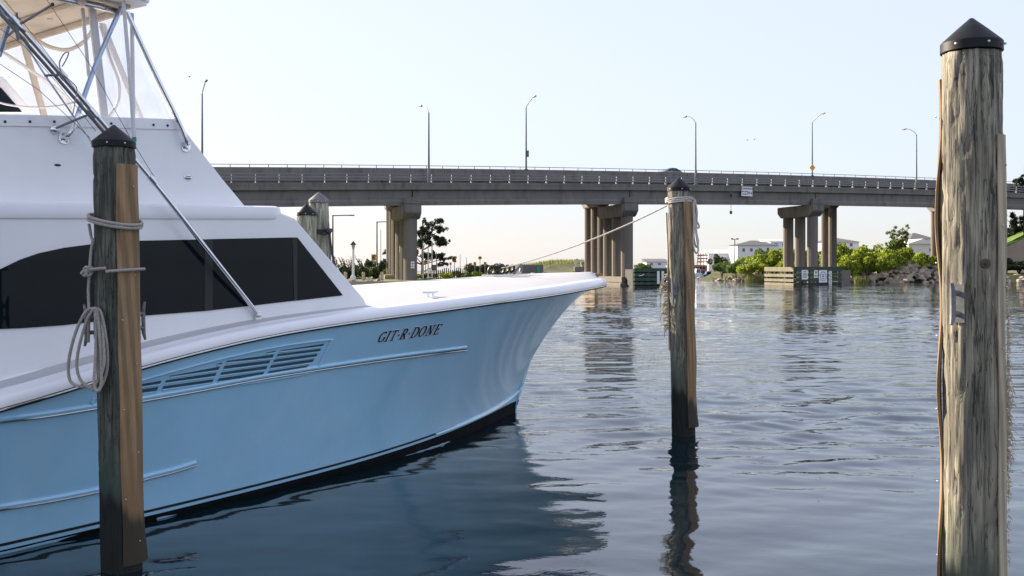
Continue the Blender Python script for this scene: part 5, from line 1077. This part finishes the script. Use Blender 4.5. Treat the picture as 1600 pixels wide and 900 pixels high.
# flybridge coaming
VF = 1.66
fb = MB(); side = [BB(-420, 322, VF), BB(388, 322, VF), BB(276, 186, VF), BB(130, 181, VF), BB(0, 178, VF), BB(-420, 170, VF)]
sd_ = [(p.y, p.z) for p in side]; sd_[0] = (-13.0, 2.9); sd_[1] = (sd_[1][0], sd_[1][1] - .06); sd_[-1] = (-13.0, 3.75)
fb.prism([(VF - .07, y, z) for y, z in sd_], (.07, 0, 0)); fb.prism([(-VF, y, z) for y, z in sd_], (.07, 0, 0))
fy0, fz0 = sd_[1]; fy1, fz1 = sd_[2]
fb.prism([(-VF + .07, fy0, fz0), (VF - .07, fy0, fz0), (VF - .07, fy1, fz1), (-VF + .07, fy1, fz1)], (0, -.07, -.05))
fly = fb.build('flybridge_coaming', MT['white'], boat, True, bevel=.015, ang=40)
# top trim band with snap buttons
tb = MB(); tp = [BB(x, y, VF + .004) for x, y in ((-200, 203), (0, 197), (130, 199), (284, 203), (272, 186), (130, 182), (0, 179), (-200, 176))]; tb.prism(tp, (.008, 0, 0)); trim = tb.build('coaming_trim', MT['white'], fly, bevel=.003)
for x, y in ((-40, 189), (8, 190), (47, 190), (85, 190), (174, 193), (240, 195), (262, 196)): MB().sphere(BB(x, y, VF + .016), .013, 8, 6).build('snap_button', MT['blackrub'], trim, True)
MB().sphere(BB(294, 277, VF + .004), (.012, .05, .034), 12, 8).build('through_hull_fitting', MT['chrome'], fly, True); 
for dz in (-.012, .006): p = BB(294, 277, VF + .016); MB().box(p.x, p.x + .004, p.y - .03, p.y + .03, p.z + dz, p.z + dz + .008).build('fitting_slot', MT['blackrub'], fly)
MB().sphere(BB(90, 258, VF + .001), (.006, .035, .012), 10, 6).build('drain_slot', MT['blackrub'], fly, True)
# helm console and seat back seen inside
hc = MB(); hc.prism([BB(x, y, 1.0) for x, y in ((-80, 178), (50, 178), (2, 122), (-14, 118), (-80, 118))], (.06, 0, 0)); hc.build('helm_windscreen', MT['white'], fly, bevel=.01)
hc = MB(); hc.prism([BB(x, y, 1.064) for x, y in ((-80, 175), (34, 175), (1, 137), (-80, 128))], (.008, 0, 0)); hc.build('windscreen_pane', MT['glass'], fly)
# hardtop
ht = MB(); ZT = 5.06
ol = [(1.90, -14), (1.90, -8.05), (1.885, -7.91), (1.80, -7.85), (1.3, -7.90), (.7, -7.94), (0, -7.96)]; ol = ol + [(-x, y) for x, y in ol[-2::-1]]
ht.prism([(x, y, ZT + .03) for x, y in ol], (0, 0, .09)); hard = ht.build('hardtop', MT['white'], boat, True, bevel=.03, ang=40)
fr_ = MB(); fr_.prism([(x * .9, min(y, -8.0), ZT + .0) for x, y in ol], (0, 0, .028)); fr_.build('headliner', MT['beige'], hard)
vl = MB(); vl.box(-1.66, 1.66, -8.08, -8.02, ZT - .06, ZT - .002); vl.build('front_valance', MT['beige'], hard, bevel=.01)
vl = MB(); vl.box(-1.68, 1.68, -8.52, -8.44, ZT - .05, ZT - .002); vl.build('cross_beam', MT['beige'], hard, bevel=.01)
MB().tube([(1.62, -13.5, ZT - .03), (1.62, -8.3, ZT - .03), (1.55, -8.1, ZT - .03), (1.4, -8.02, ZT - .03)], .028, 10).build('top_frame_tube', MT['chrome'], hard, True)
for x, y in ((78, 30), (162, 30)): p = BZ(x, y, ZT - .004); MB().sphere(p, (.03, .03, .012), 10, 6).build('ceiling_light', MT['lens'], hard)
# legs and braces of the hardtop (all fixed to the boat)
def legt(pts, r, m, name, n=10): return MB().tube(smooth(pts, 5) if len(pts) > 2 else pts, r, n).build(name, MT[m], boat, True)
def flange(p, r=.055): 
    f_ = MB().tube([p, p + Vector((.012, 0, 0))], r, 20).build('base_flange', MT['chrome'], fly, True)
    for k in range(4): a = k * 1.57 + .6; MB().sphere(p + Vector((.013, .04 * math.cos(a), .04 * math.sin(a))), .006, 6, 4).build('flange_bolt', MT['blackrub'], f_)
legt([BB(198, 18, VF), BB(240, 110, VF + .02), BB(278, 188, VF + .06), BB(289, 214, VF + .07), BB(291, 226, VF + .04), BB(290, 231, VF)], .024, 'chrome', 'hardtop_leg'); flange(BB(290, 229, VF + .002))
legt([BB(190, 10, VF), BB(150, 100, VF + .03), BB(122, 178, VF + .08)], .023, 'alu', 'hardtop_leg'); legt([BB(122, 178, VF + .08), BB(114, 200, VF + .09), BB(104, 213, VF + .06), BB(100, 216, VF)], .023, 'chrome', 'leg_elbow'); flange(BB(100, 216, VF + .002))
legt([BB(-2, 88, VF), BB(13, 40, VF + .1)], .022, 'alu', 'hardtop_brace'); legt([BB(-60, 270, VF + .02), BB(-2, 80, VF + .05)], .022, 'alu', 'hardtop_leg')
for x, sgn in ((1, 1),):
    legt([BB(192, -8, VF + .12), BB(202, 110, VF + .1), BB(210, 222, VF + .06)], .019, 'wframe', 'antenna_mast'); MB().tube([BB(209.6, 214, VF + .062), BB(210, 221, VF + .06)], .021, 10).build('mast_band', MT['teal'], boat)
def flat(p0, p1, w_, t_, name, m='wframe'):
    d = (p1 - p0); mb = MB(); mb.obox(p0 - Vector((0, w_ / 2, 0)), Vector((0, w_, 0)), Vector((-t_, 0, 0)), d); return mb.build(name, MT[m], boat, bevel=.006)
flat(BB(145, 10, 1.5), BB(165, 186, 1.5), .075, .04, 'window_post'); flat(BB(130, 12, 1.45), BB(140, 120, 1.45), .03, .03, 'window_post')
flat(BB(161, 36, .9), BB(224, 190, .8), .06, .04, 'window_post'); flat(BB(38, 66, -.3), BB(73, 190, -.3), .07, .04, 'window_post', 'beige'); flat(BB(207, 20, 1.62), BB(209, 190, 1.6), .04, .02, 'window_post')
legt([BB(-20, 66, .6), BB(60, 118, .6), BB(100, 150, .6), BB(112, 176, .6)], .018, 'wframe', 'inner_brace')
legt([BB(44, 50, .3), BB(70, 70, .3), BB(104, 78, .3), BB(130, 66, .3), BB(145, 46, .3)], .022, 'beige', 'curtain_roll'); legt([BB(157, 40, 1.1), BB(172, 90, 1.1), BB(186, 130, 1.1), BB(184, 160, 1.1), BB(170, 184, 1.1)], .016, 'wframe', 'curtain_zip')
legt([BB(-30, 150, 1.3), BB(10, 163, 1.3), BB(60, 168, 1.3), BB(105, 163, 1.3), BB(125, 155, 1.3)], .010, 'wframe', 'curtain_hem')
# clear vinyl curtains
vc = MB(); vc.add([BB(200, 30, 1.60), BB(208, 188, 1.60), BB(268, 188, 1.60)], [(0, 1, 2)]); vc.build('clear_curtain', MT['vinyl'], boat)
vc = MB(); a_, b_, c_, d_ = Vector((1.55, -8.03, ZT - .07)), Vector((-1.55, -8.03, ZT - .07)), Vector((-1.55, fy1 - .06, fz1)), Vector((1.55, fy1 - .06, fz1)); vc.add([a_, b_, c_, d_], [(0, 1, 2, 3)]); vc.build('clear_curtain', MT['vinyl'], boat)
vc = MB(); vc.add([BB(147, 18, 1.56), BB(167, 182, 1.56), BB(206, 186, 1.58), BB(197, 26, 1.58)], [(0, 1, 2, 3)]); vc.build('clear_curtain', MT['vinyl'], boat)
# outrigger laid back along the house
VO = 2.06
og = [BB(404, 492, VH + .05), BB(330, 398, VO), BB(243, 288, VO), BB(170, 203, VO), BB(95, 116, VO), BB(20, 30, VO), BB(-40, -38, VO)]
main = MB().tube(smooth(og, 6), .024, 12).build('outrigger_pole', MT['chrome'], boat, True)
MB().tube(smooth([p + Vector((.0, -.02, -.055)) for p in og[3:]], 6), .016, 10).build('outrigger_pole', MT['lamp'], boat, True)
MB().tube([BB(-10, 0, VO), BB(35, 62, VO), BB(72, 120, VO), BB(150, 232, VO - .02)], .010, 8).build('outrigger_stay', MT['chrome'], boat, True)
def cuff(px, py): 
    d = (BB(px + 5, py + 6, VO) - BB(px - 5, py - 6, VO)); c = BB(px, py, VO); return MB().tube([c - d * .5, c + d * .5], .034, 12).build('pole_cuff', MT['chrome'], main, True)
for q in ((22, 32), (97, 117), (145, 176), (238, 281)): cuff(*q)
for a, b in (((28, 40), (82, 7)), ((28, 42), (8, 60)), ((22, 30), (28, 62)), ((97, 117), (70, 118)), ((143, 177), (88, 200)), ((26, 20), (29, 62)), ((12, 30), (40, 50))):
    m_ = MB().tube([BB(*a, VO), BB(*b, VO + .03)], .011, 8).build('spreader', MT['lamp'], main, True)
MB().sphere(BB(82, 7, VO + .03), .018, 8, 6).build('spreader_tip', MT['blackrub'], main, True); p = BB(86, 202, VF + .01); MB().sphere(p, (.03, .05, .045), 10, 6).build('spreader_clamp', MT['chrome'], fly, True)
lp = MB(); lp.tube(smooth([BB(95, 112, VO + .04), BB(93, 98, VO + .05), BB(100, 84, VO + .05), BB(107, 82, VO + .05), BB(104, 92, VO + .05), BB(97, 104, VO + .05)], 6), .006, 6); lp.build('halyard_loop', MT['rope'], main, True)
lp = MB(); lp.tube(smooth([BB(100, 118, VO + .04), BB(112, 128, VO + .05), BB(120, 138, VO + .05), BB(118, 155, VO + .05), BB(114, 178, VO + .05)], 6), .005, 6); lp.build('halyard_loop', MT['rope'], main, True)
for pts in (((0, -8), (40, 40), (110, 130), (160, 207)), ((70, -5), (140, 100), (205, 218), (240, 275)), ((0, 100), (60, 140), (112, 188), (140, 215)), ((0, 45), (36, 70), (90, 130), (150, 205))):
    MB().tube([BB(x, y, VO + .08) for x, y in pts], .0028, 5).build('outrigger_line', MT['blackrub'], main, True)
bp_ = BB(404, 492, VH + .02); MB().box(VH + .003, VH + .05, bp_.y - .05, bp_.y + .03, bp_.z - .08, bp_.z + .05).build('outrigger_base', MT['chrome'], cabin, True, bevel=.012)
MB().sphere(BB(404, 492, VH + .06), .032, 10, 8).build('pivot_ball', MT['chrome'], cabin, True)
# deck fittings
def deck_z(v, u): xi = max(.05, vs_(u) * .97 - .14); return zs_(u) + .122 + .10 * (1 - min(1, abs(v) / xi) ** 2)
def deck_cleat(v, u):
    z = deck_z(v, u); m = MB(); 
    for d in (-.05, .05): m.tube([(v, -u + d, z - .01), (v, -u + d, z + .045)], [.02, .013], 8)
    m.tube([(v, -u - .15, z + .058), (v, -u - .07, z + .05), (v, -u + .07, z + .05), (v, -u + .15, z + .058)], [.008, .014, .014, .008], 8); m.build('deck_cleat', MT['chrome'], boat, True)
p = BB(672, 474, 1.72); deck_cleat(1.72, -p.y); deck_cleat(-1.72, -p.y)
u0 = .15; zz = deck_z(0, u0)
wl = MB(); wl.box(-.14, .14, -u0 - .55, -u0 + .35, zz - .03, zz + .015); plt = wl.build('anchor_plate', MT['chrome'], boat, bevel=.006)
wn = MB(); wn.lathe([(.07, 0), (.085, .02), (.05, .05), (.05, .10), (.085, .13), (.06, .15)], (0, -u0 - .32, zz + .016), 16); wn.build('windlass', MT['blackrub'], boat, True)
for k, (dy, r_, zc_) in enumerate(((-.25, .085, .09), (-.42, .075, .08), (-.1, .06, .10), (.1, .055, .11))):
    MB().tube([(.03 * (-1) ** k + .02 * math.sin(a), -u0 + dy + r_ * math.cos(a), zz + zc_ + r_ * math.sin(a)) for a in [i * math.pi / 10 for i in range(20)]], .022, 8, closed=True).build('chain_coil', MT['blackrub'], boat, True)
wn = MB(); wn.tube(smooth([(0, -u0 + .12, zz + .02), (0, -u0 + .2, zz + .1), (0, -u0 + .32, zz + .17), (0, -u0 + .3, zz + .06)], 5), .025, 8); wn.build('anchor_shank', MT['lamp'], boat, True)
# mooring line from the bow to the middle piling
mw = boat.matrix_basis.copy() if False else Matrix.Translation(boat.location) @ Matrix.Rotation(-TH, 4, 'Z')
s0 = mw @ Vector((.02, -u0 - .22, zz + .12)); s1 = pm_.sp(-78, zpx(322, DM), .03)
pts = [s0.lerp(s1, t) - Vector((0, 0, .16 * 4 * t * (1 - t) * .55)) for t in [i / 24 for i in range(25)]]
ml_ = MB().tube(pts, .012, 8)
tag(ml_.build('mooring_line', MT['ropew'], None, True, origin=s0), 'pale mooring line stretched from the bow to the middle piling', 'rope')

for o in bpy.data.objects:
    if 'local' in o: del o['local']
